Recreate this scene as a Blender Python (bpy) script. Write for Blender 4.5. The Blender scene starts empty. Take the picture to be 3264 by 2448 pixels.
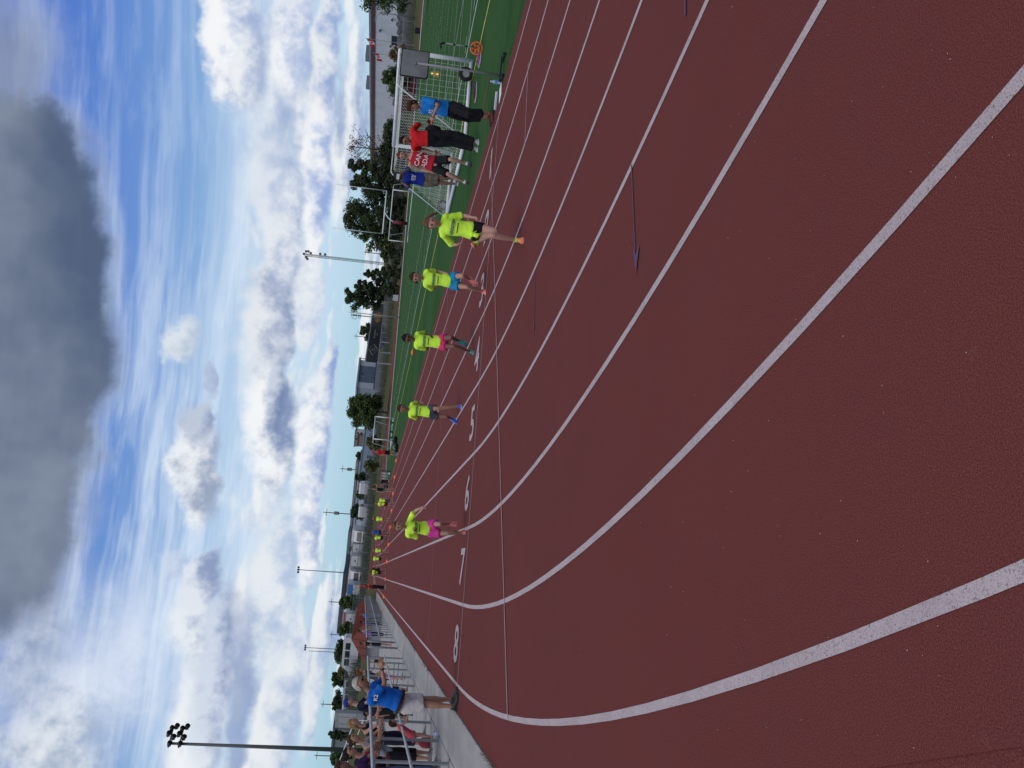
import bpy, bmesh, math, random
import numpy as np
from mathutils import Vector, Matrix
from mathutils.bvhtree import BVHTree
random.seed(7)
RNG = np.random.default_rng(11)
PI = math.pi
scene = bpy.context.scene
C = scene.collection

# ------------------------------------------------------------------ camera
# World frame: origin = centre of the near bend, +Y runs along the home straight, +X across the infield.
FPX, PITCH, ROLL, CAMH = 2886.17, 0.14218, 0.09612, 1.615
CAMX, CAMY, YAW = -44.76, -14.634, 0.21671          # yaw to the right of +Y
_R = Vector((math.cos(YAW), -math.sin(YAW), 0))
_Fh = Vector((math.sin(YAW), math.cos(YAW), 0))
_F = _Fh * math.cos(PITCH) + Vector((0, 0, -math.sin(PITCH)))
_U = _Fh * math.sin(PITCH) + Vector((0, 0, math.cos(PITCH)))
UD = _R * math.cos(ROLL) + _U * math.sin(ROLL)       # upright image: right
VD = _R * math.sin(ROLL) - _U * math.cos(ROLL)       # upright image: down
CAMP = Vector((CAMX, CAMY, CAMH))
cam_d = bpy.data.cameras.new('camera'); cam = bpy.data.objects.new('camera', cam_d); C.objects.link(cam)
M = Matrix((VD, UD, -_F)).transposed().to_4x4(); M.translation = CAMP
cam.matrix_world = M
cam_d.sensor_fit = 'HORIZONTAL'; cam_d.sensor_width = 36.0; cam_d.lens = 36.0 * FPX / 3264
cam_d.clip_start = 0.05; cam_d.clip_end = 6000
scene.camera = cam

def ray(x, y):
    """direction of photo pixel (x, y), scaled to 1 m of horizontal depth"""
    d = _F * FPX + UD * (1224 - y) + VD * (x - 1632)
    return d / d.dot(_Fh)
def at(x, y, depth):
    return CAMP + ray(x, y) * depth
def ss(a, b, t):
    t = min(1.0, max(0.0, (t - a) / (b - a))); return t * t * (3 - 2 * t)
YS = 84.39
def rout(x, y):
    """distance from the spine of the oval"""
    yy = min(max(y, 0.0), YS); return math.hypot(x, y - yy)
def zg(x, y):
    z = 0.0004 * max(0.0, 15 + x) ** 2 if x < 60 else 0.0004 * 75 ** 2 + 0.01 * (x - 60)
    r = rout(x, y)
    far = max(ss(YS, YS + 10, y), ss(-36, -20, x) if y > 20 else ss(10, 40, x))
    z += 0.40 * ss(39, 47, r) * ss(YS, YS + 16, y) * (1 - ss(-15, 15, x))
    z += far * 0.55 * ss(49, 60, r)
    z += (0.9 * ss(64, 80, r) + 0.4 * ss(88, 110, r)) * ss(0, 45, x) + 0.8 * ss(64, 90, r) * ss(YS, YS + 30, y) * ss(-60, -10, x)
    return z
def gnd(x, y, dz=0.0):
    """photo pixel -> point on the ground"""
    r = ray(x, y); z = dz
    for _ in range(25):
        t = (CAMH - z) / -r.z
        p = CAMP + r * t; z = zg(p.x, p.y) + dz
    return Vector((p.x, p.y, z))
def depth_of(p): return (p - CAMP).dot(_Fh)

# ------------------------------------------------------------------ light and exposure
SUN_EL, SUN_AZ = math.radians(52), math.radians(215)    # azimuth clockwise from +Y: behind the camera, to the left
sun_d = bpy.data.lights.new('sun', 'SUN'); sun_d.energy = 1.2; sun_d.angle = math.radians(28); sun_d.color = (1.0, 0.92, 0.82)
sun = bpy.data.objects.new('sun', sun_d); C.objects.link(sun)
sdir = Vector((math.sin(SUN_AZ) * math.cos(SUN_EL), math.cos(SUN_AZ) * math.cos(SUN_EL), math.sin(SUN_EL)))
sun.rotation_euler = (-sdir).to_track_quat('-Z', 'Y').to_euler(); sun.location = (0, 0, 60)
vs = scene.view_settings
vs.view_transform = 'Standard'; vs.look = 'None'; vs.gamma = 1.0; vs.use_curve_mapping = False; vs.exposure = 0.0
scene.cycles.max_bounces = 6; scene.cycles.diffuse_bounces = 2; scene.cycles.glossy_bounces = 2
scene.cycles.transparent_max_bounces = 12; scene.cycles.transmission_bounces = 3

# ------------------------------------------------------------------ node helper
class NT:
    def __init__(s, tree): s.t = tree; s.n = tree.nodes; s.l = tree.links
    def node(s, kind, **kw):
        nd = s.n.new(kind)
        for k, v in kw.items(): setattr(nd, k, v)
        return nd
    def put(s, sock, v):
        if hasattr(v, 'is_linked') or isinstance(v, bpy.types.NodeSocket): s.l.new(v, sock)
        elif v is not None:
            try: sock.default_value = v
            except Exception: sock.default_value = (*v, 1.0) if len(v) == 3 else v
    def math(s, op, a, b=None, c=None, clamp=False):
        nd = s.node('ShaderNodeMath', operation=op, use_clamp=clamp)
        for i, v in enumerate((a, b, c)):
            if v is not None: s.put(nd.inputs[i], v)
        return nd.outputs[0]
    def vec(s, op, a, b=None, scale=None):
        nd = s.node('ShaderNodeVectorMath', operation=op)
        s.put(nd.inputs[0], a)
        if b is not None: s.put(nd.inputs[1], b)
        if scale is not None: s.put(nd.inputs['Scale'], scale)
        return nd.outputs['Value'] if op in ('DOT_PRODUCT', 'LENGTH', 'DISTANCE') else nd.outputs['Vector']
    def sep(s, v):
        nd = s.node('ShaderNodeSeparateXYZ'); s.put(nd.inputs[0], v); return nd.outputs
    def comb(s, x, y, z=0.0):
        nd = s.node('ShaderNodeCombineXYZ')
        for i, v in enumerate((x, y, z)): s.put(nd.inputs[i], v)
        return nd.outputs[0]
    def noise(s, v, scale, detail=4, rough=0.55, dist=0.0, dim='3D'):
        nd = s.node('ShaderNodeTexNoise', noise_dimensions=dim)
        if v is not None: s.put(nd.inputs['Vector'], v)
        nd.inputs['Scale'].default_value = scale; nd.inputs['Detail'].default_value = detail
        nd.inputs['Roughness'].default_value = rough; nd.inputs['Distortion'].default_value = dist
        return nd.outputs
    def mapr(s, v, a, b, c=0.0, d=1.0, smooth=True):
        nd = s.node('ShaderNodeMapRange', interpolation_type='SMOOTHSTEP' if smooth else 'LINEAR')
        for i, q in enumerate((v, a, b, c, d)): s.put(nd.inputs[i], q)
        return nd.outputs[0]
    def mix(s, f, a, b, blend='MIX'):
        nd = s.node('ShaderNodeMix', data_type='RGBA', blend_type=blend)
        s.put(nd.inputs[0], f); s.put(nd.inputs[6], a); s.put(nd.inputs[7], b)
        return nd.outputs[2]
def rgb(*c): return (*c, 1.0)
def srgb(r, g, b):
    f = lambda v: (v / 255 / 12.92) if v / 255 <= 0.04045 else ((v / 255 + 0.055) / 1.055) ** 2.4
    return (f(r), f(g), f(b))
# ------------------------------------------------------------------ sky
world = bpy.data.worlds.new('World'); scene.world = world; world.use_nodes = True
W = NT(world.node_tree); W.n.clear()
SKYK = 0.11
def build_sky():
    out = W.node('ShaderNodeOutputWorld'); bg = W.node('ShaderNodeBackground'); 
    sky = W.node('ShaderNodeTexSky', sky_type='NISHITA'); sky.sun_disc = False
    sky.sun_elevation = SUN_EL; sky.sun_rotation = SUN_AZ; sky.altitude = 80; sky.air_density = 1.0; sky.dust_density = 1.2; sky.ozone_density = 2.5
    geo = W.node('ShaderNodeTexCoord')
    d = W.vec('NORMALIZE', geo.outputs['Generated'])
    dx, dy, dz = W.sep(d)
    # azimuth (deg, 0 = along the home straight) and elevation (deg)
    az = W.math('MULTIPLY', W.math('ARCTAN2', dx, dy), 57.29578)
    el = W.math('MULTIPLY', W.math('ARCSINE', dz), 57.29578)
    ae = W.comb(az, el, 0)
    # one drifting warp field shared by all the clouds, finer towards the horizon (distance)
    fin = W.math('DIVIDE', 16.0, W.math('ADD', W.math('MAXIMUM', el, 0.0), 5.0))
    dscale = W.vec('SCALE', d, scale=1.0)
    n1 = W.noise(dscale, 7.0, 2, 0.55)
    n2 = W.noise(dscale, 22.0, 4, 0.6)
    n3 = W.noise(W.vec('ADD', dscale, (3.1, 1.7, 0.4)), 60.0, 3, 0.6)
    w1 = W.vec('SCALE', W.vec('SUBTRACT', n1[1], (0.5, 0.5, 0.5)), scale=7.0)
    w2 = W.vec('SCALE', W.vec('SUBTRACT', n2[1], (0.5, 0.5, 0.5)), scale=2.8)
    w3 = W.vec('SCALE', W.vec('SUBTRACT', n3[1], (0.5, 0.5, 0.5)), scale=0.65)
    rel = W.math('DIVIDE', W.math('ADD', W.math('MAXIMUM', el, 0.5), 4.0), 15.0)
    wsum = W.vec('MULTIPLY', W.vec('ADD', W.vec('ADD', W.vec('SCALE', w1, scale=0.55), w2), w3), W.comb(W.math('MULTIPLY', rel, 1.25), W.math('MULTIPLY', rel, 0.85), 0))
    aew = W.vec('ADD', ae, wsum)
    aes = W.vec('ADD', ae, W.vec('SCALE', wsum, scale=0.30))        # calmer copy for soft layers
    det = W.math('SUBTRACT', n2[0], 0.5); det3 = W.math('SUBTRACT', n3[0], 0.5)
    # ---- clear sky, hazier and more turquoise low down (real extinction towards the horizon)
    base = W.mix(1.0, sky.outputs[0], rgb(SKYK, SKYK, SKYK), 'MULTIPLY')
    clear = W.mix(W.mapr(el, 1.0, 22.0), rgb(*srgb(168, 212, 234)), rgb(*srgb(52, 104, 206)))
    col = W.mix(0.78, base, clear)
    # ---- cirrus streaks: long thin bands
    sv = W.comb(W.math('MULTIPLY', az, 0.030), W.math('MULTIPLY', el, 0.55), 0.3)
    sw = W.vec('ADD', sv, W.vec('SCALE', n1[1], scale=0.5))
    st = W.noise(sw, 1.0, 4, 0.6, 0.0, '2D')[0]
    stf = W.noise(W.comb(W.math('MULTIPLY', az, 0.16), W.math('MULTIPLY', el, 0.9), 2.0), 1.0, 4, 0.6, 0.0, '2D')[0]
    cir = W.math('ADD', W.math('MULTIPLY', W.mapr(st, 0.42, 0.68), 0.60), W.math('MULTIPLY', W.mapr(stf, 0.45, 0.72), 0.30))
    azl = W.mapr(az, 30.0, -6.0, 0.42, 1.0)
    # a pale veil belt low over the far field
    veil = W.math('MULTIPLY', W.mapr(el, 12.5, 7.5), W.mapr(el, 0.8, 4.5))
    cirA = W.math('MINIMUM', W.math('ADD', W.math('MULTIPLY', W.math('MULTIPLY', cir, azl), W.mapr(el, 3.0, 9.0)), W.math('MULTIPLY', veil, 0.50)), 0.92)
    col = W.mix(cirA, col, rgb(*srgb(214, 229, 247)))
    # ---- generic far cumulus all round the horizon (rows of flat-based heaps)
    hv = W.comb(W.math('MULTIPLY', az, 0.085), W.math('MULTIPLY', W.math('LOGARITHM', W.math('ADD', W.math('MAXIMUM', el, 0.0), 1.6), 2.718), 1.9), 5.0)
    hn = W.noise(W.vec('ADD', hv, W.vec('SCALE', n2[1], scale=0.16)), 1.0, 4, 0.6, 0.0, '2D')[0]
    hv2 = W.vec('ADD', hv, (0.02, 0.20, 0.0))
    hn2 = W.noise(W.vec('ADD', hv2, W.vec('SCALE', n2[1], scale=0.16)), 1.0, 2, 0.55, 0.0, '2D')[0]
    ha = W.math('MULTIPLY', W.mapr(hn, 0.47, 0.60), W.math('MULTIPLY', W.mapr(el, 11.0, 6.5), W.mapr(el, 0.1, 0.9)))
    hl = W.mapr(W.math('ADD', W.math('SUBTRACT', hn2, hn), W.math('MULTIPLY', det3, 0.2)), -0.10, 0.13)
    hc = W.mix(hl, rgb(*srgb(238, 241, 243)), rgb(*srgb(152, 170, 205)))
    col = W.mix(W.math('MULTIPLY', ha, 0.92), col, hc)
    # ---- broken grey-white cloud all round, added above the view to make skylight less blue
    ov = W.noise(W.vec('DIVIDE', d, W.comb(W.math('ADD', W.math('MAXIMUM', dz, 0.0), .25), W.math('ADD', W.math('MAXIMUM', dz, 0.0), .25), 1.0)), 0.9, 4, 0.6)[0]
    oa = W.math('MULTIPLY', W.mapr(ov, .36, .56), W.mapr(el, 20.0, 38.0))
    oc = W.mix(W.mapr(ov, .50, .72), rgb(*srgb(230, 229, 226)), rgb(*srgb(156, 158, 162)))
    col = W.mix(oa, col, oc)
    col = W.mix(W.mapr(el, -0.5, -3.0), col, rgb(0.12, 0.13, 0.12))
    bgA = W.node('ShaderNodeBackground'); W.l.new(col, bgA.inputs[0])
    # region where the single clouds below stand (they fade into the all-round sky outside it)
    relaz = W.math('ABSOLUTE', W.math('SUBTRACT', az, math.degrees(YAW)))
    mask = W.math('MULTIPLY', W.math('MULTIPLY', W.mapr(relaz, 52.0, 36.0), W.mapr(el, 62.0, 34.0)), W.math('GREATER_THAN', el, -0.5))
    # ---- single clouds: (x, y, half height up, half height down, half width, soft, top colour, base colour, strength, tilt bias)
    WH, CR, LG, GR, DG, BL = (244, 246, 248), (232, 236, 240), (196, 208, 226), (150, 165, 196), (92, 108, 136), (120, 140, 180)
    blobs = [
      # left hand white and grey bank
      (250, 2270, 190, 190, 420, .9, (232, 238, 248), (176, 192, 216), .85, 0),
      (430, 2050, 110, 150, 330, .9, (226, 235, 249), (206, 220, 243), .75, 0),
      (150, 2420, 150, 190, 220, .6, (226, 232, 238), (160, 176, 198), .9, 0),
      (120, 2060, 130, 120, 260, .8, (205, 214, 228), (150, 165, 190), .85, 0),
      # heaps of the middle belt, far to near
      (905, 2250, 95, 60, 330, .35, CR, (170, 188, 218), .92, 0),
      (875, 1850, 100, 70, 330, .4, CR, (178, 195, 222), .9, 0),
      (985, 1720, 50, 34, 190, .3, WH, (150, 170, 210), .95, 0),
      (1010, 2180, 40, 26, 230, .35, CR, (160, 185, 215), .85, 0),
      (1000, 1450, 72, 40, 330, .28, WH, (148, 170, 212), .96, 0),
      (1052, 1170, 42, 26, 110, .28, CR, (140, 164, 214), .95, 0),
      (985, 920, 70, 46, 190, .3, CR, (176, 194, 226), .93, 0),
      (1020, 560, 60, 46, 300, .3, WH, (150, 172, 220), .96, 0),
      (955, 130, 80, 62, 190, .3, WH, (168, 186, 222), .95, 0),
      (1060, 120, 40, 32, 260, .3, CR, (140, 164, 212), .95, 0),
      (880, 1010, 100, 62, 330, .35, (228, 232, 238), (152, 166, 196), .94, 0),
      (880, 1370, 98, 66, 230, .28, WH, (128, 148, 186), .97, 0),
      (905, 1190, 40, 30, 280, .35, (196, 206, 222), (118, 138, 176), .9, 0),
      (915, 700, 90, 60, 240, .32, CR, (166, 182, 214), .95, 0),
      (870, 560, 70, 60, 160, .35, (224, 230, 240), (184, 198, 224), .8, 0),
      # left middle: lit heap with slate base
      (640, 2350, 130, 60, 260, .32, (240, 243, 246), (176, 190, 214), .95, 0),
      (690, 2130, 90, 60, 300, .4, (206, 216, 232), (124, 142, 184), .93, 0),
      (620, 1990, 70, 60, 150, .35, (232, 238, 244), (140, 158, 196), .92, 0),
      (655, 1850, 70, 46, 120, .35, (224, 230, 240), (136, 152, 190), .93, 0),
      (760, 2300, 40, 40, 330, .45, (150, 166, 200), (132, 150, 192), .75, 0),
      (570, 1790, 42, 36, 55, .4, (205, 216, 236), (164, 182, 216), .85, 0),
      (640, 1500, 74, 56, 170, .3, (240, 243, 247), (150, 164, 190), .95, 0),
      (665, 1340, 42, 36, 90, .3, (190, 200, 218), (142, 158, 192), .93, 0),
      (692, 1190, 30, 26, 66, .35, (178, 192, 218), (150, 166, 204), .9, 0),
      (606, 1085, 60, 52, 74, .4, (222, 230, 238), (182, 196, 214), .93, 0),
      # right: tall lit heap
      (760, 140, 96, 78, 180, .25, WH, (158, 176, 214), .98, 0),
      (810, 230, 60, 60, 110, .3, (236, 240, 244), (168, 184, 214), .95, 0),
      (745, 40, 80, 60, 120, .3, WH, (180, 196, 224), .95, 0),
    ]
    ax, ay, az_ = W.sep(aew)
    sx, sy, sz_ = W.sep(aes)
    def ae_of(x, y):
        r = ray(x, y).normalized(); return math.degrees(math.atan2(r.x, r.y)), math.degrees(math.asin(r.z))
    k = math.degrees(1 / FPX)
    for (x, y, hu, hd, wd, soft, top, bot, stg, _) in blobs:
        a0, e0 = ae_of(x, y); hu *= 1.12; hd *= 1.12; wd *= 1.10; soft = min(.95, soft * 1.5)
        fx = W.math('MULTIPLY', W.math('SUBTRACT', ax, a0), 1 / (wd * k))
        ye = W.math('SUBTRACT', ay, e0)
        fy = W.math('MAXIMUM', W.math('MULTIPLY', ye, 1 / (hu * k)), W.math('MULTIPLY', ye, -1 / (hd * k)))
        r = W.math('SQRT', W.math('ADD', W.math('MULTIPLY', fx, fx), W.math('MULTIPLY', fy, fy)))
        a = W.math('MULTIPLY', W.mapr(r, 1.0, 1.0 - soft), stg)
        lit = W.mapr(W.math('ADD', W.math('ADD', W.math('MULTIPLY', ye, 1 / ((hu + hd) * k)), W.math('MULTIPLY', det, 2.2)), W.math('MULTIPLY', det3, 1.0)), -0.50, 0.40)
        cc = W.mix(lit, rgb(*srgb(*bot)), rgb(*srgb(*top)))
        col = W.mix(a, col, cc)
    # ---- the low slate-grey cloud overhead: soft edge, thin rim
    big = [(-60, 1130, 430, 1010, .42, .98), (60, 640, 330, 420, .6, .96), (-40, 1650, 330, 520, .55, .9), (20, 210, 260, 400, .9, .55)]
    bx_, by_, bz_ = W.sep(W.vec('ADD', ae, W.vec('SCALE', wsum, scale=0.62)))
    acc = None
    for (x, y, h, wd, soft, stg) in big:
        a0, e0 = ae_of(x, y)
        fx = W.math('MULTIPLY', W.math('SUBTRACT', bx_, a0), 1 / (wd * k))
        fy = W.math('MULTIPLY', W.math('MINIMUM', W.math('SUBTRACT', by_, e0), 0.0), 1 / (h * k))   # goes on overhead
        up = W.math('MULTIPLY', W.math('MAXIMUM', W.math('SUBTRACT', el, 34.0), 0.0), 1 / 30.0)
        r = W.math('SQRT', W.math('ADD', W.math('ADD', W.math('MULTIPLY', fx, fx), W.math('MULTIPLY', fy, fy)), W.math('MULTIPLY', up, up)))
        a = W.math('MULTIPLY', W.mapr(r, 1.0, 1.0 - soft), stg)
        acc = a if acc is None else W.math('MAXIMUM', acc, a)
    rim = W.mapr(acc, 0.0, 0.75)
    bn = W.noise(W.vec('ADD', d, (9.0, 2.0, 4.0)), 6.0, 4, 0.55)[0]
    dk = W.mix(W.mapr(W.math('ADD', W.math('MULTIPLY', W.math('SUBTRACT', el, 15.0), 0.060), W.math('MULTIPLY', W.math('SUBTRACT', bn, 0.5), 2.2)), -0.15, 1.0), rgb(*srgb(82, 97, 123)), rgb(*srgb(140, 151, 167)))
    bc = W.mix(rim, rgb(*srgb(196, 206, 226)), dk)
    col = W.mix(W.math('MULTIPLY', W.mapr(acc, 0.0, 0.80), 0.97), col, bc)
    W.l.new(col, bg.inputs[0])
    mx = W.node('ShaderNodeMixShader'); W.l.new(mask, mx.inputs[0]); W.l.new(bgA.outputs[0], mx.inputs[1]); W.l.new(bg.outputs[0], mx.inputs[2])
    W.l.new(mx.outputs[0], out.inputs[0])
build_sky()
world.cycles.sampling_method = 'MANUAL'; world.cycles.sample_map_resolution = 256
# ------------------------------------------------------------------ materials
MATS = {}
def principled(name):
    m = bpy.data.materials.new(name); m.use_nodes = True
    t = NT(m.node_tree); b = t.n.get('Principled BSDF')
    return m, t, b
def mat(name, col, rough=0.7, var=0.12, scale=6.0, metal=0.0, bump=0.0, bscale=60.0, spec=0.3, obj=True, detail=4, emit=None):
    """procedural material: base colour broken up by noise, optional fine relief"""
    if name in MATS: return MATS[name]
    m, t, b = principled(name)
    tc = t.node('ShaderNodeTexCoord'); v = tc.outputs['Object' if obj else 'Generated']
    n = t.noise(v, scale, detail, 0.6)[0]
    lo = tuple(c * (1 - var) for c in col); hi = tuple(min(1, c * (1 + var)) for c in col)
    c = t.mix(t.mapr(n, 0.3, 0.7), rgb(*lo), rgb(*hi))
    t.l.new(c, b.inputs['Base Color'])
    b.inputs['Roughness'].default_value = rough; b.inputs['Metallic'].default_value = metal
    b.inputs['Specular IOR Level'].default_value = spec
    if bump:
        bn = t.noise(v, bscale, 3, 0.6)[0]
        bp = t.node('ShaderNodeBump'); bp.inputs['Strength'].default_value = bump; bp.inputs['Distance'].default_value = 0.02
        t.l.new(bn, bp.inputs['Height']); t.l.new(bp.outputs[0], b.inputs['Normal'])
    MATS[name] = m; return m
def mat_see(name, col, alpha):
    """fine wire mesh or netting seen from far: part open, part thread"""
    if name in MATS: return MATS[name]
    m, t, b = principled(name)
    tc = t.node('ShaderNodeTexCoord'); n = t.noise(tc.outputs['Object'], 3.0, 2)[0]
    t.l.new(t.mix(n, rgb(*[c * .8 for c in col]), rgb(*col)), b.inputs['Base Color'])
    b.inputs['Alpha'].default_value = alpha; b.inputs['Roughness'].default_value = 0.6
    MATS[name] = m; return m

# ------------------------------------------------------------------ mesh helpers
def mesh_obj(name, verts, faces, material=None, parent=None, smooth=False, loc=None):
    me = bpy.data.meshes.new(name); me.from_pydata([tuple(v) for v in verts], [], faces); me.update()
    if smooth: me.polygons.foreach_set('use_smooth', [True] * len(me.polygons))
    return link(name, me, material, parent, loc)
def link(name, me, material=None, parent=None, loc=None):
    o = bpy.data.objects.new(name, me); C.objects.link(o)
    if material:
        if len(me.materials) == 0: me.materials.append(material)
    if parent is not None: o.parent = parent
    if loc is not None: o.location = loc
    return o
def empty(name, loc=(0, 0, 0), rz=0.0):
    o = bpy.data.objects.new(name, None); C.objects.link(o); o.location = loc; o.rotation_euler = (0, 0, rz); o.empty_display_size = 0.2
    return o
def tag(o, label, cat, group=None):
    o['label'] = label; o['category'] = cat
    if group: o['group'] = group
    return o
def struct(o): o['kind'] = 'structure'; return o
def stuff(o, label=None, cat=None):
    o['kind'] = 'stuff'
    if label: o['label'] = label
    if cat: o['category'] = cat
    return o
class MB:
    """collects boxes, tubes, lofts and prisms; build() links them as one mesh object"""
    def __init__(s): s.v = []; s.f = []
    def add(s, vs, fs):
        o = len(s.v); s.v += [Vector(v) for v in vs]; s.f += [[i + o for i in f] for f in fs]; return s
    def box(s, c, size, rz=0.0, rx=0.0, ry=0.0, taper=1.0):
        h = Vector(size) / 2; R = Matrix.Rotation(rz, 3, 'Z') @ Matrix.Rotation(ry, 3, 'Y') @ Matrix.Rotation(rx, 3, 'X'); c = Vector(c)
        vs = [c + R @ Vector((sx * h.x * (taper if sz > 0 else 1), sy * h.y * (taper if sz > 0 else 1), sz * h.z)) for sz in (-1, 1) for sx, sy in ((-1, -1), (1, -1), (1, 1), (-1, 1))]
        return s.add(vs, [(0, 3, 2, 1), (4, 5, 6, 7), (0, 1, 5, 4), (1, 2, 6, 5), (2, 3, 7, 6), (3, 0, 4, 7)])
    def bbox(s, c, size, bev=0.01, rz=0.0):
        """box with chamfered vertical and top edges"""
        h = Vector(size) / 2; R = Matrix.Rotation(rz, 3, 'Z'); c = Vector(c); b = min(bev, h.x * .9, h.y * .9, h.z * .9)
        def ring(z, ins):
            x, y = h.x - ins, h.y - ins
            return [c + R @ Vector(p) for p in ((-x + b, -y, z), (x - b, -y, z), (x, -y + b, z), (x, y - b, z), (x - b, y, z), (-x + b, y, z), (-x, y - b, z), (-x, -y + b, z))]
        rings = [ring(-h.z, b), ring(-h.z + b, 0), ring(h.z - b, 0), ring(h.z, b)]
        return s.rings(rings)
    def rings(s, rings, cap=True, closed=True):
        n = len(rings[0]); vs = [p for r in rings for p in r]; fs = []
        for i in range(len(rings) - 1):
            for j in range(n if closed else n - 1):
                a, b = i * n + j, i * n + (j + 1) % n
                fs.append((a, b, b + n, a + n))
        if cap: fs.append(tuple(range(n - 1, -1, -1))); fs.append(tuple(range((len(rings) - 1) * n, len(rings) * n)))
        return s.add(vs, fs)
    def tube(s, pts, r, n=6, cap=True, ref=None, flat=None):
        """tube along points; r a number, a list, or a list of (ra, rb) with ra along ref"""
        pts = [Vector(p) for p in pts]; m = len(pts); rings = []; prev = None
        for i, p in enumerate(pts):
            d = (pts[min(i + 1, m - 1)] - pts[max(i - 1, 0)])
            if d.length < 1e-9: d = Vector((0, 0, 1))
            d.normalize()
            a = Vector(ref) if ref is not None else prev if prev is not None else (Vector((0, 0, 1)) if abs(d.z) < 0.9 else Vector((1, 0, 0)))
            a = a - d * a.dot(d)
            if a.length < 1e-6: a = d.orthogonal()
            a.normalize(); b = d.cross(a); prev = a
            q = r[i] if isinstance(r, (list, tuple)) else r
            ra, rb = q if isinstance(q, (list, tuple)) else (q, q)
            rings.append([p + a * (ra * math.cos(2 * PI * k / n)) + b * (rb * math.sin(2 * PI * k / n)) for k in range(n)])
        return s.rings(rings, cap)
    def cap_tube(s, a, b, r0, r1, n=10, ref=None, k=3):
        """tapered limb with rounded ends"""
        a, b = Vector(a), Vector(b); d = b - a; L = max(d.length, 1e-6); d = d / L
        pts, rr = [], []
        for i in range(k): t = math.cos(PI / 2 * i / k); pts.append(a - d * r0 * t); rr.append(max(1e-4, r0 * math.sqrt(max(0, 1 - t * t))))
        pts.append(a); rr.append(r0)
        pts.append(a.lerp(b, .5)); rr.append((r0 + r1) / 2)
        pts.append(b); rr.append(r1)
        for i in range(1, k + 1): t = math.sin(PI / 2 * i / k); pts.append(b + d * r1 * t); rr.append(max(1e-4, r1 * math.sqrt(max(0, 1 - t * t))))
        # direction stays constant: build rings by hand
        x = Vector(ref) if ref is not None else d.orthogonal()
        x = (x - d * x.dot(d)); x = x.normalized() if x.length > 1e-6 else d.orthogonal().normalized(); y = d.cross(x)
        return s.rings([[p + x * (r * math.cos(2 * PI * j / n)) + y * (r * math.sin(2 * PI * j / n)) for j in range(n)] for p, r in zip(pts, rr)])
    def ball(s, c, r, nu=10, nv=7):
        c = Vector(c); r = Vector(r) if isinstance(r, (tuple, list, Vector)) else Vector((r, r, r))
        rings = []
        for i in range(nv + 1):
            t = PI * (i + .02) / (nv + .04)
            rings.append([c + Vector((r.x * math.sin(t) * math.cos(2 * PI * j / nu), r.y * math.sin(t) * math.sin(2 * PI * j / nu), r.z * math.cos(t))) for j in range(nu)])
        return s.rings(rings[::-1])
    def prism(s, poly, z0, z1):
        n = len(poly); vs = [(p[0], p[1], z0) for p in poly] + [(p[0], p[1], z1) for p in poly]
        return s.add(vs, [tuple(range(n - 1, -1, -1)), tuple(range(n, 2 * n))] + [(i, (i + 1) % n, (i + 1) % n + n, i + n) for i in range(n)])
    def wheel(s, c, r, w, axis, n=16, hole=0.0):
        c = Vector(c); ax = Vector(axis).normalized(); x = ax.orthogonal().normalized(); y = ax.cross(x)
        prof = [(-w / 2, r * .86), (-w / 2 * .8, r), (w / 2 * .8, r), (w / 2, r * .86)]
        if hole: prof = [(-w / 2, r * hole)] + prof + [(w / 2, r * hole), (-w / 2, r * hole)]
        rings = [[c + ax * o + (x * math.cos(2 * PI * j / n) + y * math.sin(2 * PI * j / n)) * q for j in range(n)] for o, q in prof]
        return s.rings(rings, cap=not hole)
    def build(s, name, material, parent=None, smooth=False, loc=None):
        o = mesh_obj(name, s.v, s.f, material, parent, smooth, loc)
        return o
def children_of(o): return [c for c in bpy.data.objects if c.parent is o]
def copy_tree(o, parent=None):
    c = o.copy(); C.objects.link(c); c.parent = parent
    for ch in KIDS.get(o.name, None) or children_of(o):
        copy_tree(ch, c)
    return c
KIDS = {}
def text_mesh(s, size, font_scale_x=1.0, bold=0.0):
    cu = bpy.data.curves.new('lettering', 'FONT'); cu.body = s; cu.size = size; cu.align_x = 'CENTER'; cu.align_y = 'CENTER'; cu.offset = bold; cu.resolution_u = 2
    o = bpy.data.objects.new('lettering', cu); C.objects.link(o)
    dg = bpy.context.evaluated_depsgraph_get(); me = bpy.data.meshes.new_from_object(o.evaluated_get(dg))
    bpy.data.objects.remove(o); bpy.data.curves.remove(cu)
    for v in me.vertices: v.co.x *= font_scale_x
    return me
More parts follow.
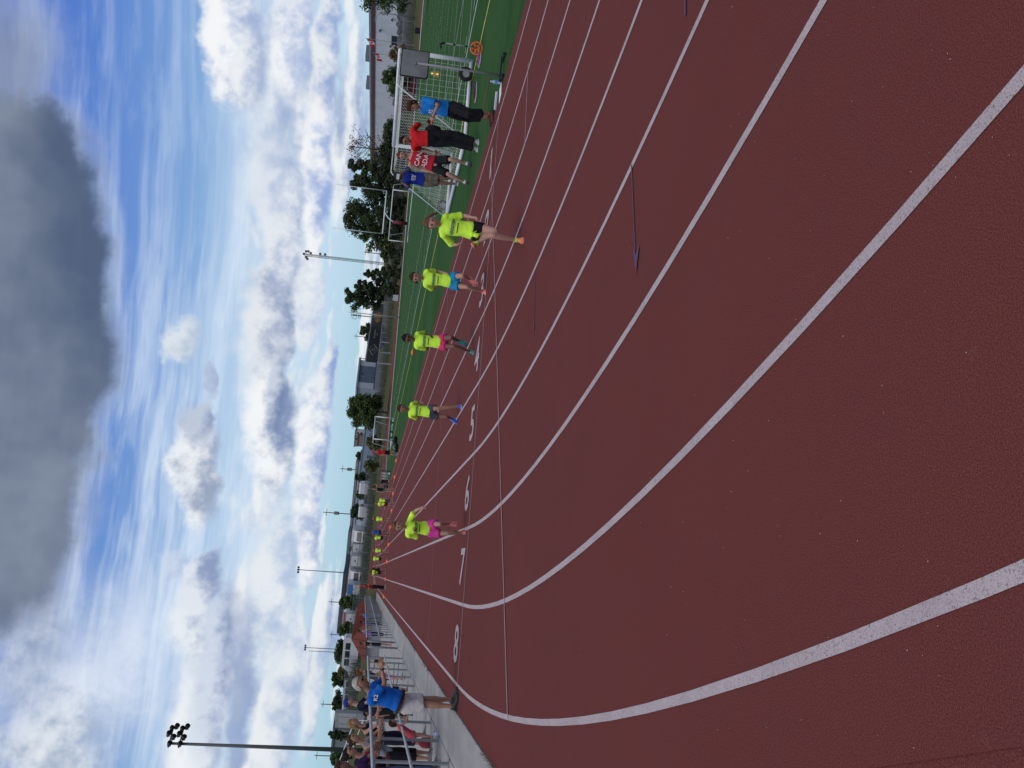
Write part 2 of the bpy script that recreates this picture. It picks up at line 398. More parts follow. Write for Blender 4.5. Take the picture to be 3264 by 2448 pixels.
# ------------------------------------------------------------------ surfaces
def track_material(name='track_rubber', paint=None):
    m, t, b = principled(name)
    tc = t.node('ShaderNodeTexCoord'); v = tc.outputs['Object']
    big = t.noise(v, 0.35, 4, 0.6)[0]; mid = t.noise(v, 3.0, 4, 0.6)[0]
    g1 = t.noise(v, 190.0, 4, 0.75)[0]; g2 = t.noise(v, 420.0, 2, 0.6)[0]
    if paint is None:
        wear = t.noise(t.vec('MULTIPLY', v, (.9, .12, 1.0)), 1.0, 5, .65)[0]; sc = t.noise(v, 9.0, 5, .7)[0]
        c = t.mix(t.mapr(big, .3, .7), rgb(.122, .027, .0245), rgb(.140, .032, .0285))
        c = t.mix(t.math('MULTIPLY', t.mapr(mid, .35, .7), .35), c, rgb(.100, .033, .038))
        c = t.mix(t.math('MULTIPLY', t.mapr(wear, .45, .75), .30), c, rgb(.092, .030, .030)); c = t.mix(t.math('MULTIPLY', t.mapr(sc, .62, .74), .30), c, rgb(.20, .11, .10))
        c = t.mix(t.mapr(g1, .36, .70), t.mix(0.55, c, rgb(.040, .012, .012)), t.mix(0.48, c, rgb(.27, .095, .085)))
        c = t.mix(t.math('MULTIPLY', t.mapr(g2, .66, .78), .5), c, rgb(.42, .28, .24))
    else:
        c = t.mix(t.mapr(mid, .3, .7), rgb(*[q * .86 for q in paint]), rgb(*paint))
        spk = t.mapr(g1, .49, .66); sp2 = t.mapr(t.noise(v, 75.0, 3, .7)[0], .55, .70)
        c = t.mix(t.math('MULTIPLY', t.math('MAXIMUM', spk, sp2), .8), c, rgb(.14, .085, .085))
    t.l.new(c, b.inputs['Base Color']); b.inputs['Roughness'].default_value = 1.0; b.inputs['Specular IOR Level'].default_value = .05
    bp = t.node('ShaderNodeBump'); bp.inputs['Strength'].default_value = .25; bp.inputs['Distance'].default_value = .002
    t.l.new(g1, bp.inputs['Height']); t.l.new(bp.outputs[0], b.inputs['Normal'])
    return m
def turf_material():
    m, t, b = principled('turf')
    tc = t.node('ShaderNodeTexCoord'); v = tc.outputs['Object']; x, y, z = t.sep(v)
    band = t.math('SINE', t.math('MULTIPLY', y, 2 * PI / 9.14)); bm_ = t.mapr(band, -.2, .2)
    n = t.noise(v, 1.2, 5, .65)[0]; f = t.noise(v, 40.0, 3, .6)[0]
    roll = t.noise(t.vec('MULTIPLY', v, (2.2, .06, 1.0)), 1.0, 3)[0]
    c = t.mix(t.mapr(n, .3, .7), rgb(.024, .068, .021), rgb(.036, .094, .029))
    c = t.mix(t.math('MULTIPLY', bm_, .28), c, rgb(.052, .122, .044))
    c = t.mix(t.math('MULTIPLY', t.mapr(roll, .5, .75), .25), c, rgb(.026, .070, .020))
    c = t.mix(t.math('MULTIPLY', t.mapr(f, .35, .7), .4), c, rgb(.022, .060, .016))
    t.l.new(c, b.inputs['Base Color']); b.inputs['Roughness'].default_value = 1.0; b.inputs['Specular IOR Level'].default_value = .03
    bp = t.node('ShaderNodeBump'); bp.inputs['Strength'].default_value = .6; bp.inputs['Distance'].default_value = .02
    t.l.new(f, bp.inputs['Height']); t.l.new(bp.outputs[0], b.inputs['Normal'])
    return m
def rough_material():
    m, t, b = principled('rough_grass')
    tc = t.node('ShaderNodeTexCoord'); v = tc.outputs['Object']
    n = t.noise(v, .25, 5, .65)[0]; k = t.noise(v, 2.0, 4, .65)[0]
    c = t.mix(t.mapr(n, .35, .65), rgb(.062, .060, .026), rgb(.050, .070, .024))
    c = t.mix(t.math('MULTIPLY', t.mapr(k, .4, .7), .5), c, rgb(.095, .085, .045))
    t.l.new(c, b.inputs['Base Color']); b.inputs['Roughness'].default_value = .95; b.inputs['Specular IOR Level'].default_value = .1
    bp = t.node('ShaderNodeBump'); bp.inputs['Strength'].default_value = 1.0; bp.inputs['Distance'].default_value = .15
    t.l.new(k, bp.inputs['Height']); t.l.new(bp.outputs[0], b.inputs['Normal'])
    return m
def concrete_material():
    m, t, b = principled('concrete')
    tc = t.node('ShaderNodeTexCoord'); v = tc.outputs['Object']
    n = t.noise(v, .9, 6, .65)[0]; f = t.noise(v, 55.0, 4, .65)[0]; s = t.noise(t.vec('MULTIPLY', v, (5.0, .7, 1)), 1.0, 5, .7)[0]
    c = t.mix(t.mapr(n, .3, .7), rgb(.24, .238, .232), rgb(.33, .325, .315))
    c = t.mix(t.math('MULTIPLY', t.mapr(s, .52, .72), .4), c, rgb(.20, .195, .19))
    c = t.mix(t.math('MULTIPLY', t.mapr(f, .4, .75), .35), c, rgb(.22, .22, .22))
    t.l.new(c, b.inputs['Base Color']); b.inputs['Roughness'].default_value = .9; b.inputs['Specular IOR Level'].default_value = .2
    bp = t.node('ShaderNodeBump'); bp.inputs['Strength'].default_value = .3; bp.inputs['Distance'].default_value = .01
    t.l.new(f, bp.inputs['Height']); t.l.new(bp.outputs[0], b.inputs['Normal'])
    return m
TRACK, WPAINT, BPAINT = track_material(), track_material('white_line_paint', (.45, .395, .415)), track_material('blue_line_paint', (.105, .068, .125))
THIN = track_material('thin_line_paint', (.42, .36, .375))
TURF, ROUGH, CONC = turf_material(), rough_material(), concrete_material()
TURFW = mat('turf_white_fibre', (.50, .55, .50), .9, .2, 3.0); TURFY = mat('turf_yellow_fibre', (.55, .48, .10), .9, .2, 3.0); TURFR = mat('turf_red_fibre', (.22, .035, .03), .9, .2, 3.0)

def sheet(name, fn, us, vs_, material, dz, parent=None):
    """grid sheet: fn(u, v) -> (x, y); follows the ground, raised dz"""
    vs, fs = [], []
    for u in us:
        for v in vs_:
            x, y = fn(u, v); vs.append((x, y, zg(x, y) + dz))
    n = len(vs_)
    for i in range(len(us) - 1):
        for j in range(n - 1): fs.append((i * n + j, (i + 1) * n + j, (i + 1) * n + j + 1, i * n + j + 1))
    o = mesh_obj(name, vs, fs, material, parent)
    me = o.data
    if len(me.polygons) and me.polygons[0].normal.z < 0: me.flip_normals()
    return o
def lin(a, b, step): n = max(1, int(math.ceil(abs(b - a) / step))); return [a + (b - a) * i / n for i in range(n + 1)]
def oval(r, s):
    """s in metres on the spine: near bend first (-PI..0), home straight, far bend, back straight"""
    part, q = s
    if part == 'near': return (-r * math.cos(q), -r * math.sin(q))        # q: 0 at home straight .. PI at back straight
    if part == 'home': return (-r, q)
    if part == 'far': return (-r * math.cos(q), YS + r * math.sin(q))
    return (r, q)
OV = [('near', q) for q in lin(PI, 0, .016)] + [('home', q) for q in lin(0, YS, 2.5)[1:]] + [('far', q) for q in lin(0, PI, .03)[1:]] + [('back', q) for q in lin(YS, 0, 2.5)[1:]]
def build_ground():
    xs = sorted(set([-1500, -1100, -800, -600, -450, -340, -260, -200, -160, -130, -105, -90, -80] + lin(-72, 120, 2) + [126, 134, 144, 158, 176, 200, 230, 270, 330, 420, 560, 760, 1000, 1500]))
    ys = sorted(set([-900, -500, -300, -200, -140, -100, -80] + lin(-60, 190, 2) + [196, 206, 220, 240, 265, 300, 345, 410, 500, 640, 850, 1150, 1600, 2300, 3200]))
    struct(sheet('ground', lambda u, v: (u, v), xs, ys, ROUGH, -0.03))
    rs = lin(36.15, 46.78, .7)
    struct(sheet('running_track', oval, rs, OV, TRACK, 0.0)) if False else None
    o = sheet('running_track', lambda s, r: oval(r, s), OV, rs, TRACK, 0.0); struct(o)
    struct(sheet('track_apron', lambda u, v: (u, v), lin(-46.78, -30, 1.4), lin(-60, 20, 4), TRACK, -0.006))
    struct(sheet('track_chute', lambda u, v: (u, v), lin(-46.78, -36.2, 1.2), lin(70, 119, 2.5), TRACK, -0.006))
    field = [('near', q) for q in lin(PI, 0, .06)] + [('home', q) for q in lin(0, YS, 4)[1:]] + [('far', q) for q in lin(0, PI, .06)[1:]] + [('back', q) for q in lin(YS, 0, 4)[1:]]
    struct(sheet('turf_field', lambda s, r: oval(r, s), field, lin(0.01, 36.2, 2.4), TURF, -0.004))
    # lane lines
    for k in range(9):
        r = 36.63 + 1.22 * k
        struct(sheet('lane_line', lambda s, q: oval(q, s), OV, [r - .027, r + .027], WPAINT, .004))
    # chute lane lines past the bend
    for k in range(1, 9):
        x = -(36.63 + 1.22 * k)
        struct(sheet('lane_line', lambda u, v: (u, v), [x - .025, x + .025], lin(YS, 112, 3), WPAINT, .0005))
    # cross lines
    def strip(name, p, q, w, m, dz=.008):
        p, q = Vector(p), Vector(q); d = (q - p).normalized(); n = Vector((-d.y, d.x)) * w / 2
        L = (q - p).length; us = lin(0, L, 1.5)
        return struct(sheet(name, lambda u, v: tuple(p + d * u + n * v), us, [-1, 1], m, dz))
    strip('finish_line', (-46.40, .10), (-36.55, .10), .030, THIN)
    strip('start_mark_line', (-46.15, -4.92), (-37.0, .95), .026, THIN, .012)
    strip('cross_line', (-46.25, 6.9), (-36.9, 9.9), .018, THIN)
    strip('break_mark_line', (-37.60, -3.22), (-38.95, -3.40), .022, THIN)
    strip('break_mark_line', (-39.6, -7.95), (-39.15, -9.6), .028, THIN)
    strip('blue_mark_line', (-41.80, -8.83), (-42.62, -9.03), .016, BPAINT)
    strip('blue_mark_line', (-41.25, -4.89), (-42.02, -5.05), .016, BPAINT)
    strip('blue_mark_line', (-40.8, -9.86), (-41.33, -9.92), .028, BPAINT)
    for tip, s in (((-42.70, -9.05), .10), ((-42.06, -5.06), .07)):      # arrow heads of the blue marks
        x, y = tip; struct(mesh_obj('blue_mark_arrow', [(x, y, .009), (x + s * 2.2, y + s * .95, .009), (x + s * 1.5, y + s * .25, .009), (x + s * 1.9, y - s * .55, .009)], [(0, 3, 2, 1)], BPAINT))
    # relay zone ticks on the lines further down
    for k in range(0, 9, 1):
        x = -(36.63 + 1.22 * k) + .02
        strip('zone_tick', (x, 18 + .7 * k), (x + .22, 18 + .7 * k), .05, THIN)
    # lane numbers, heads towards the infield
    digs = [(-45.84, .72), (-44.60, .70), (-43.38, .72), (-42.16, .74), (-40.96, .76), (-39.72, .78), (-38.50, .80), (-37.27, .82)]
    for n, (x, y) in zip('87654321', digs):
        me = text_mesh(n, .84, 1.6, .014)
        o = link('lane_number', me, WPAINT, None, (x, y, .010)); o.rotation_euler = (0, 0, -PI / 2); struct(o)
    # turf lines
    def tl(p, q, w, m, dz=.002):
        o = strip('turf_line', p, q, w, m, dz); return o
    tl((-29.0, -14), (-29.0, 98), .12, TURFW, .003); tl((29.0, -14), (29.0, 98), .12, TURFW, .003)
    tl((-31.7, -12), (-31.7, 92), .10, TURFY, .003); tl((31.7, -12), (31.7, 92), .10, TURFY, .003)
    for i in range(23):
        y = -8.1 + 4.57 * i; tl((-28.9, y), (28.9, y), .07, TURFW)
    for i in range(92):
        y = -8.1 + 1.14 * i
        if i % 4 and i % 2: tl((-28.5, y), (-27.9, y), .10, TURFW); tl((-8, y), (-7.4, y), .10, TURFW)
    tl((-24, -10), (-24, 95), .08, TURFW, .0045); 
    tl((-34.4, 2.6), (-34.9, 3.4), .10, TURFR, .003)
    # white kerb along the inside of the far bend and back straight
    kb = []
    pts = [('far', q) for q in lin(.35, PI, .05)] + [('back', q) for q in lin(YS, 0, 4)[1:]] + [('near', q) for q in lin(PI, 1.7, .08)[1:]]
    for s in pts:
        ring = []
        for r, z in ((36.14, -.01), (36.14, .08), (36.28, .08), (36.28, -.01)):
            x, y = oval(r, s); ring.append(Vector((x, y, zg(x, y) + z)))
        kb.append(ring)
    struct(MB().rings(kb).build('kerb', mat('kerb_white', (.62, .62, .60), .6, .15)))
    # dirt and gravel rim outside the far bend
    rim = [('far', q) for q in lin(.15, PI, .04)] + [('back', q) for q in lin(YS, -20, 4)[1:]]
    struct(sheet('gravel_rim', lambda s, r: oval(r, s), rim, [46.75, 47.0, 47.25], mat('gravel', (.24, .21, .16), .95, .3, 4.0), .012))
    # concrete
    def slab(name, x0, x1, y0, y1, top):
        m = MB().bbox(((x0 + x1) / 2, (y0 + y1) / 2, top / 2 - .06), (x1 - x0, y1 - y0, top + .12), .008); return m
    wk = struct(empty('walkway', (0, 0, 0)))
    y = -30.0; k = 0
    me = None
    while y < 116:
        L = 3.0
        o = slab('kerb_slab', -47.515, -46.78, y, y + L - .012, .012 + .002 * math.sin(k * 2.1)).build('kerb_slab', CONC, wk); k += 1; y += L
    y = -30.0
    while y < 116:
        o = slab('paving_slab', -58.0, -47.535, y, y + 6 - .015, .010 + .002 * math.sin(k * 1.3)).build('paving_slab', CONC, wk); k += 1; y += 6
    # grass and grit fringe where the slab meets the rubber
    vs, fs = [], []
    rr = random.Random(3)
    for i in range(2600):
        y = -6 + rr.random() ** 1.5 * 60; cl = math.sin(y * 1.1) + math.sin(y * 3.3 + 1)
        if cl < .2 and rr.random() > .12: continue
        x = -46.78 + rr.uniform(-.03, .05) * (1 + max(0, cl) * .4); h = rr.uniform(.01, .035); a = rr.uniform(0, 2 * PI); w = .006
        o = len(vs); vs += [(x - w * math.cos(a), y - w * math.sin(a), .005), (x + w * math.cos(a), y + w * math.sin(a), .005), (x + rr.uniform(-.03, .03), y + rr.uniform(-.03, .03), .012 + h)]; fs.append((o, o + 1, o + 2))
    stuff(mesh_obj('edge_weeds', vs, fs, mat('dry_weed', (.10, .09, .05), .95, .3, 9.0)), 'sparse dry weeds and grit along the edge of the concrete strip', 'weeds')
    # specks of grit and dropped scraps on the rubber
    vs, fs = [], []
    for i in range(260):
        d = 2.3 + rr.random() ** 1.6 * 14; a = YAW + rr.uniform(-.45, .45); x = CAMX + math.sin(a) * d; y = CAMY + math.cos(a) * d; s = rr.uniform(.0008, .0022) * (1 + d * .08)
        if rr.random() < .03: s *= 2.2
        o = len(vs); vs += [(x - s, y, .003), (x + s, y - s, .003), (x + s * .4, y + s * 1.3, .003), (x, y, .003 + s)]; fs += [(o, o + 1, o + 3), (o + 1, o + 2, o + 3), (o + 2, o, o + 3)]
    stuff(mesh_obj('grit', vs, fs, mat('grit_pale', (.5, .42, .38), .9, .3, 40.0)), 'pale grit specks scattered over the red track surface', 'grit')
build_ground()
# ------------------------------------------------------------------ background things
RZ = -YAW                                       # local X = camera right, local Y = away
def spot(y, depth, x=1200):
    p = at(x, y, depth); return Vector((p.x, p.y, zg(p.x, p.y)))
def topz(x, y, depth): return at(x, y, depth).z
BARK = mat('bark', (.065, .052, .042), .95, .3, 5.0, bump=.4)
def leaf_mat(name, col):
    if name in MATS: return MATS[name]
    m, t, b = principled(name)
    tc = t.node('ShaderNodeTexCoord'); n = t.noise(tc.outputs['Object'], 1.1, 4, .6)[0]; n2 = t.noise(tc.outputs['Object'], 6.0, 2, .6)[0]
    c = t.mix(t.mapr(n, .3, .7), rgb(*[q * .55 for q in col]), rgb(*[q * 1.25 for q in col]))
    c = t.mix(t.math('MULTIPLY', t.mapr(n2, .5, .75), .45), c, rgb(col[0] * 1.9, col[1] * 1.7, col[2] * 1.3))
    t.l.new(c, b.inputs['Base Color']); b.inputs['Roughness'].default_value = .75; b.inputs['Specular IOR Level'].default_value = .2
    MATS[name] = m; return m
LEAF = {'dark': leaf_mat('leaf_dark', (.036, .055, .021)), 'mid': leaf_mat('leaf_mid', (.050, .080, .024)), 'olive': leaf_mat('leaf_olive', (.082, .098, .034)), 'deep': leaf_mat('leaf_deep', (.026, .040, .016)), 'rust': leaf_mat('leaf_rust', (.13, .085, .035))}
def tree(name, label, base, height, width, kind='mid', shape='round', n=2600, seed=0, trunk=.22, leaf=.30, group=None, bare=False):
    rr = random.Random(seed); root = empty(name, base); tag(root, label, 'tree', group)
    H, Wd = height, width
    tb = MB(); th = H * trunk; r0 = max(.06, H * .018)
    lean = Vector((rr.uniform(-.04, .04) * H, rr.uniform(-.04, .04) * H, 0))
    spine = [Vector((0, 0, -.3)), Vector((0, 0, th)) + lean * .3, Vector((0, 0, H * .6)) + lean * .7, Vector((0, 0, H * .93)) + lean]
    tb.tube(spine, [r0 * 1.3, r0, r0 * .55, r0 * .12], 7)
    cl = []
    nb = 15 if not bare else 26
    for i in range(nb):
        t = (i + rr.random()) / nb; z0 = th * .8 + (H * .88 - th * .8) * t
        a = i * 2.4 + rr.uniform(-.5, .5)
        if shape == 'round': env = math.sin(PI * min(1, .16 + t * .80)) ** .65
        elif shape == 'cone': env = (1 - t) ** .7 * .95 + .10
        elif shape == 'flame': env = math.sin(PI * (.22 + t * .72)) ** .9
        else: env = .9
        L = Wd * env * rr.uniform(.62, 1.05)
        up = {'round': .35, 'cone': .10, 'flame': .8}.get(shape, .4) * L * rr.uniform(.6, 1.3)
        p0 = Vector((0, 0, z0)) + lean * t; p1 = p0 + Vector((math.cos(a) * L, math.sin(a) * L, up))
        if p1.z > H: p1.z = H * rr.uniform(.9, 1.0)
        pm = p0.lerp(p1, .5) + Vector((0, 0, -.04 * L))
        rb = r0 * .45 * (1 - t * .6)
        tb.tube([p0, pm, p1], [rb, rb * .6, rb * .15], 5)
        for q, s in ((.45, .75), (.72, .9), (.95, .8)):
            cl.append((p0.lerp(p1, q), s * max(.35, Wd * .30 * env + .12 * Wd)))
        if bare:
            for _ in range(7):
                q = rr.uniform(.3, 1); b0 = p0.lerp(p1, q); d = Vector((rr.uniform(-1, 1), rr.uniform(-1, 1), rr.uniform(.1, 1.2))).normalized() * L * rr.uniform(.2, .45)
                tb.tube([b0, b0 + d], [rb * .35, rb * .06], 4)
    tb.build('trunk', BARK, root)
    if shape != 'cone': cl.append((Vector((0, 0, H * .86)) + lean, Wd * .34)); cl.append((Vector((0, 0, H * .55)), Wd * .5))
    vs, fs = [], []
    nl = n if not bare else int(n * .12)
    for i in range(nl):
        c, s = cl[rr.randrange(len(cl))]
        d = Vector((rr.gauss(0, 1), rr.gauss(0, 1), rr.gauss(0, .8))); d.normalize()
        p = c + d * s * (rr.random() ** .45) * rr.uniform(.75, 1.12)
        if p.z < th * .5: continue
        if p.z > H: p.z = H - rr.random() * .4
        nrm = (d + Vector((rr.uniform(-1, 1), rr.uniform(-1, 1), rr.uniform(-.2, 1.2)))).normalized()
        u = nrm.orthogonal().normalized(); w = nrm.cross(u); q = leaf * rr.uniform(.6, 1.35); an = rr.uniform(0, 2 * PI)
        e1 = (u * math.cos(an) + w * math.sin(an)) * q; e2 = (w * math.cos(an) - u * math.sin(an)) * q * .62
        o = len(vs); vs += [p - e1, p - e2 * .8 + e1 * .2, p + e1, p + e2 * .8 + e1 * .2]; fs.append((o, o + 1, o + 2, o + 3))
    mesh_obj('crown', vs, fs, LEAF[kind], root)
    return root
def ptree(xt, xb, y, hw, depth, kind, shape, label, n=2600, seed=None, bare=False, trunk=.2, leaf=None, name='tree'):
    b = spot(y, depth); k = depth / FPX
    zb = min(b.z, topz(xb, y, depth)); b.z = max(b.z - 2.5, zb) if zb < b.z else b.z
    H = topz(xt, y, depth) - b.z
    return tree(name, label, b, H, hw * k, kind, shape, n, seed if seed is not None else int(y), trunk, leaf or max(.14, depth * .0014), None, bare)
def build_trees():
    T = [
     (1075, 1310, -34, 78, 105, 'mid', 'round', 'leafy tree at the right of the white warehouse, in front of its wall', 3600),
     (1232, 1305, 160, 26, 128, 'rust', 'flame', 'small yellowing tree in front of the white warehouse near the lap board', 900),
     (1212, 1308, 246, 52, 135, 'mid', 'round', 'low green tree before the white warehouse wall, behind the goal net', 2400),
     (1216, 1300, 418, 46, 150, 'dark', 'round', 'dark low tree at the end of the warehouse wall behind the goal', 1900),
     (1206, 1295, 492, 66, 155, 'deep', 'round', 'wide dark bush tree below the bare tree', 3000),
     (1083, 1290, 536, 58, 165, 'dark', 'cone', 'tall dark evergreen beside the bare tree', 4200),
     (1102, 1290, 588, 46, 170, 'dark', 'flame', 'dark evergreen right of the goal post uprights', 2800),
     (1160, 1290, 625, 40, 168, 'deep', 'round', 'low dark tree seen between the goal post uprights', 1900),
     (1084, 1290, 690, 82, 160, 'dark', 'round', 'broad dark tree behind the goal post uprights', 5200),
     (1136, 1285, 762, 46, 162, 'mid', 'round', 'lower shoulder tree beside the broad dark tree', 2200),
     (1144, 1275, 876, 34, 178, 'dark', 'cone', 'slim dark conifer left of the lattice tower', 2000),
     (1112, 1268, 918, 40, 176, 'dark', 'cone', 'pointed dark conifer between the slim one and the billboard', 2400),
     (1090, 1262, 954, 46, 174, 'dark', 'flame', 'tall ragged conifer at the end of the billboard', 3000),
     (1138, 1240, 1060, 30, 200, 'dark', 'round', 'dark treetop rising behind the middle of the billboard', 1700),
     (1164, 1235, 1100, 16, 210, 'olive', 'round', 'thin pale treetop behind the billboard lettering', 500),
     (1102, 1215, 1312, 62, 140, 'mid', 'round', 'large round tree between the grey barn and the far goal', 6000),
     (1166, 1215, 1412, 24, 138, 'olive', 'round', 'olive bush behind the far goal frame', 1300),
     (1131, 1165, 1456, 20, 250, 'deep', 'round', 'dark treetop above the white hall with blue letters', 900),
     (1160, 1205, 1487, 22, 142, 'olive', 'flame', 'spiky sapling in front of the white hall', 700),
     (1126, 1185, 1527, 18, 190, 'dark', 'round', 'dark round tree at the end of the white hall', 1100),
     (1132, 1185, 1581, 16, 190, 'mid', 'round', 'green tree between two parked vans', 900),
     (1114, 1180, 1638, 28, 175, 'deep', 'round', 'dark spreading tree beside the box trucks', 2000),
     (1126, 1170, 1690, 9, 200, 'mid', 'round', 'small tree squeezed beside the first truck cab', 500),
     (1110, 1165, 1756, 10, 235, 'mid', 'round', 'green treetop behind the first box truck', 500),
     (1074, 1160, 1922, 24, 150, 'mid', 'round', 'leafy tree before the blue and white box truck', 1700),
     (1074, 1150, 2014, 26, 150, 'mid', 'round', 'leafy tree before the brick-red canopy', 1700),
     (1064, 1140, 2086, 42, 190, 'dark', 'round', 'broad dark tree behind the parked white van', 3000),
     (1074, 1135, 2142, 28, 120, 'olive', 'round', 'bright green tree above the man in the blue shirt', 1800),
     (1052, 1125, 2172, 30, 170, 'deep', 'round', 'dark tree behind the white bus', 2000),
     (1056, 1120, 2246, 34, 165, 'deep', 'round', 'dark tree beside the grey transformer cabinets', 2200),
     (1040, 1110, 2348, 16, 160, 'deep', 'round', 'small dark tree near the floodlight mast', 900),
     (1048, 1110, 2420, 26, 140, 'mid', 'round', 'green tree behind the stand railing', 1400),
    ]
    for t in T: ptree(*t[:8], n=int(t[8] * 1.7))
    ptree(1098, 1285, 474, 66, 158, 'rust', 'flame', 'nearly bare tree with twiggy branches above the warehouse roof', n=2600, bare=True, trunk=.42, leaf=.20)
    # low clipped growth along the far fence
    for i, (xt, y, hw, d, kd, lb) in enumerate([(1207, 805, 36, 150, 'dark', 'shrub row below the lattice tower'), (1210, 860, 34, 152, 'dark', 'shrub right of the slim conifer'), (1212, 920, 30, 152, 'dark', 'shrub under the pointed conifer'),
          (1236, 560, 34, 150, 'deep', 'shrub under the tall dark evergreen'), (1232, 640, 40, 150, 'deep', 'shrub between the goal frame and the dark trees'), (1222, 715, 40, 150, 'deep', 'shrub behind the padded goal post'), (1182, 1556, 16, 150, 'olive', 'shrub behind the equipment cart'), (1168, 1690, 14, 150, 'olive', 'dry bush near the cab of the first truck'), (1178, 1600, 24, 150, 'mid', 'weedy bush on the far bank')]):
        ptree(xt, 1290, y, hw, d, kd, 'round', lb, n=1300, trunk=.05, name='shrub')

def wall_quad(name, label, cat, a, b, z0, z1, depth, wallm, roofm=None, roof_h=.35, over=.3, group=None):
    """building from its front edge a->b (ground points), going back 'depth' metres"""
    a, b = Vector((a[0], a[1], 0)), Vector((b[0], b[1], 0)); d = (b - a); L = d.length; d.normalize(); n = Vector((-d.y, d.x, 0))
    root = empty(name, (a.x, a.y, z0), math.atan2(d.y, d.x)); tag(root, label, cat, group)
    MB().box((L / 2, depth / 2, (z1 - z0) / 2 - .5), (L, depth, z1 - z0 + 1)).build('wall', wallm, root)
    if roofm: MB().bbox((L / 2, depth / 2, z1 - z0 + roof_h / 2 + .002), (L + 2 * over, depth + 2 * over, roof_h), .05).build('roof', roofm, root)
    return root, L, z1 - z0
def corrugated(name, col, pitch=.6, axis=0, rough=.5):
    if name in MATS: return MATS[name]
    m, t, b = principled(name)
    tc = t.node('ShaderNodeTexCoord'); v = tc.outputs['Object']; xyz = t.sep(v)
    wv = t.math('SINE', t.math('MULTIPLY', xyz[axis], 2 * PI / pitch)); n = t.noise(v, .6, 4)[0]
    c = t.mix(t.mapr(n, .3, .7), rgb(*[q * .85 for q in col]), rgb(*col)); c = t.mix(t.mapr(wv, .5, .95, 0, .35), c, rgb(*[q * .5 for q in col]))
    t.l.new(c, b.inputs['Base Color']); b.inputs['Roughness'].default_value = rough
    MATS[name] = m; return m
def part_box(name, c, size, m, parent, **kw): return MB().box(c, size, **kw).build(name, m, parent)
def build_buildings():
    GREYW = mat('warehouse_panel', (.56, .57, .58), .6, .05, .3); MAROON = mat('maroon_trim', (.10, .012, .020), .5, .1); BLACK = mat('black_opening', (.008, .008, .010), .6, .1)
    # --- white warehouse: roof line from its height above the eye (perspective), wall recedes to the left
    ZR = 11.6
    def wh_depth(y): return (ZR - CAMH) * FPX / ((CAMH * 0 + (1221.5 + .0964 * (1224 - y))) - 1192.5)
    ya, yb = 545, -130
    A, B = at(1192, ya, wh_depth(ya)), at(1192, yb, wh_depth(yb))
    root, L, h = wall_quad('warehouse', 'long white metal warehouse with maroon roof trim', 'warehouse', (A.x, A.y), (B.x, B.y), 2.2, ZR, 40, GREYW, mat('warehouse_roof', (.25, .26, .27), .7), .5, .4)
    part_box('trim_band', (L / 2, -.10, h - .55), (L + .3, .16, .75), MAROON, root)
    part_box('base_band', (L / 2, -.08, .55), (L, .12, 1.5), mat('warehouse_base', (.36, .38, .40), .7, .08), root)
    i = 0; x = 3.0
    while x < L:
        part_box('panel', (x, -.045, h / 2 + .6), (5.85, .07, h - 2.2), mat('warehouse_panel2', (.58, .59, .60), .6, .07, .25), root); x += 6.0
    def along(y):    # position along the wall for a pixel column
        r = ray(1200, y); d = (B - A); d.z = 0; d.normalize()
        # solve A + d s = CAM + r t (xy)
        det = d.x * -r.y + d.y * r.x
        return ((CAMP.x - A.x) * -r.y + (CAMP.y - A.y) * r.x) / det
    def zat(x, y):
        s = along(y); P = A + (B - A).normalized() * s; return topz(x, y, (P - CAMP).dot(_Fh)) - 2.2, s
    z1, s0 = zat(1248, 134); z0, s1 = zat(1280, 105)
    part_box('opening', ((s0 + s1) / 2, -.10, (z0 + z1) / 2), (abs(s1 - s0), .10, z1 - z0), BLACK, root)
    z1, s0 = zat(1281, 150); z0, s1 = zat(1300, 100)
    part_box('dock_block', ((s0 + s1) / 2, -.5, (z0 + z1) / 2), (abs(s1 - s0), 1.0, z1 - z0), mat('dock_block', (.19, .18, .19), .9, .25, 2.0), root)
    for (x, y) in ((1251, 52), (1212, 92), (1246, 137)):
        z, s = zat(x, y); MB().box((s, -.35, z), (.55, .55, .45), taper=.6).build('wall_lamp', mat('lamp_housing', (.06, .065, .07), .5), root)
    for (y, sz) in ((62, 6.0), (258, 3.2), (345, 2.4)):
        s = along(y); o = MB(); o.box((s, 7, h + 1.3), (sz, 3.0, 1.6)); 
        if y == 62: o.box((s + 1.5, 7, h + 2.6), (4.2, 2.0, .8)); o.tube([(s - 3, 7, h + .6), (s - 3, 7, h + 1.6), (s - 1.6, 7, h + 2.2)], [1.2, 1.1, .7], 10)
        o.build('roof_vent', mat('roof_unit', (.13, .15, .17), .6, .15), root)
    # --- maroon low unit in front of the wall
    P0, P1 = spot(345, 150), spot(255, 140)
    wall_quad('storage_unit', 'low maroon storage unit before the white warehouse', 'shed', (P0.x, P0.y), (P1.x, P1.y), P0.z - .3, topz(1266, 300, 145), 3, mat('maroon_steel', (.085, .012, .018), .6, .2), mat('unit_roof', (.06, .02, .02), .7), .1, .1)
    # --- rubble bank
    rr = random.Random(5); bank = empty('rubble_bank', spot(60, 170)); tag(bank, 'bank of grey broken rock below the white warehouse', 'rocks')
    bl = []
    for k in range(4):
        m = MB(); ring = []
        for z, s in ((-.5, .8), (-.1, 1.0), (.3, .85), (.55, .45)):
            ring.append([Vector((s * math.cos(a) * rr.uniform(.75, 1.15), s * math.sin(a) * rr.uniform(.75, 1.15), z * rr.uniform(.8, 1.2))) for a in [2 * PI * j / 7 for j in range(7)]])
        m.rings(ring); o = mesh_obj('stone', m.v, m.f, mat('bank_stone', (.085, .088, .095), .95, .35, 3.0)); bl.append(o.data); bpy.data.objects.remove(o)
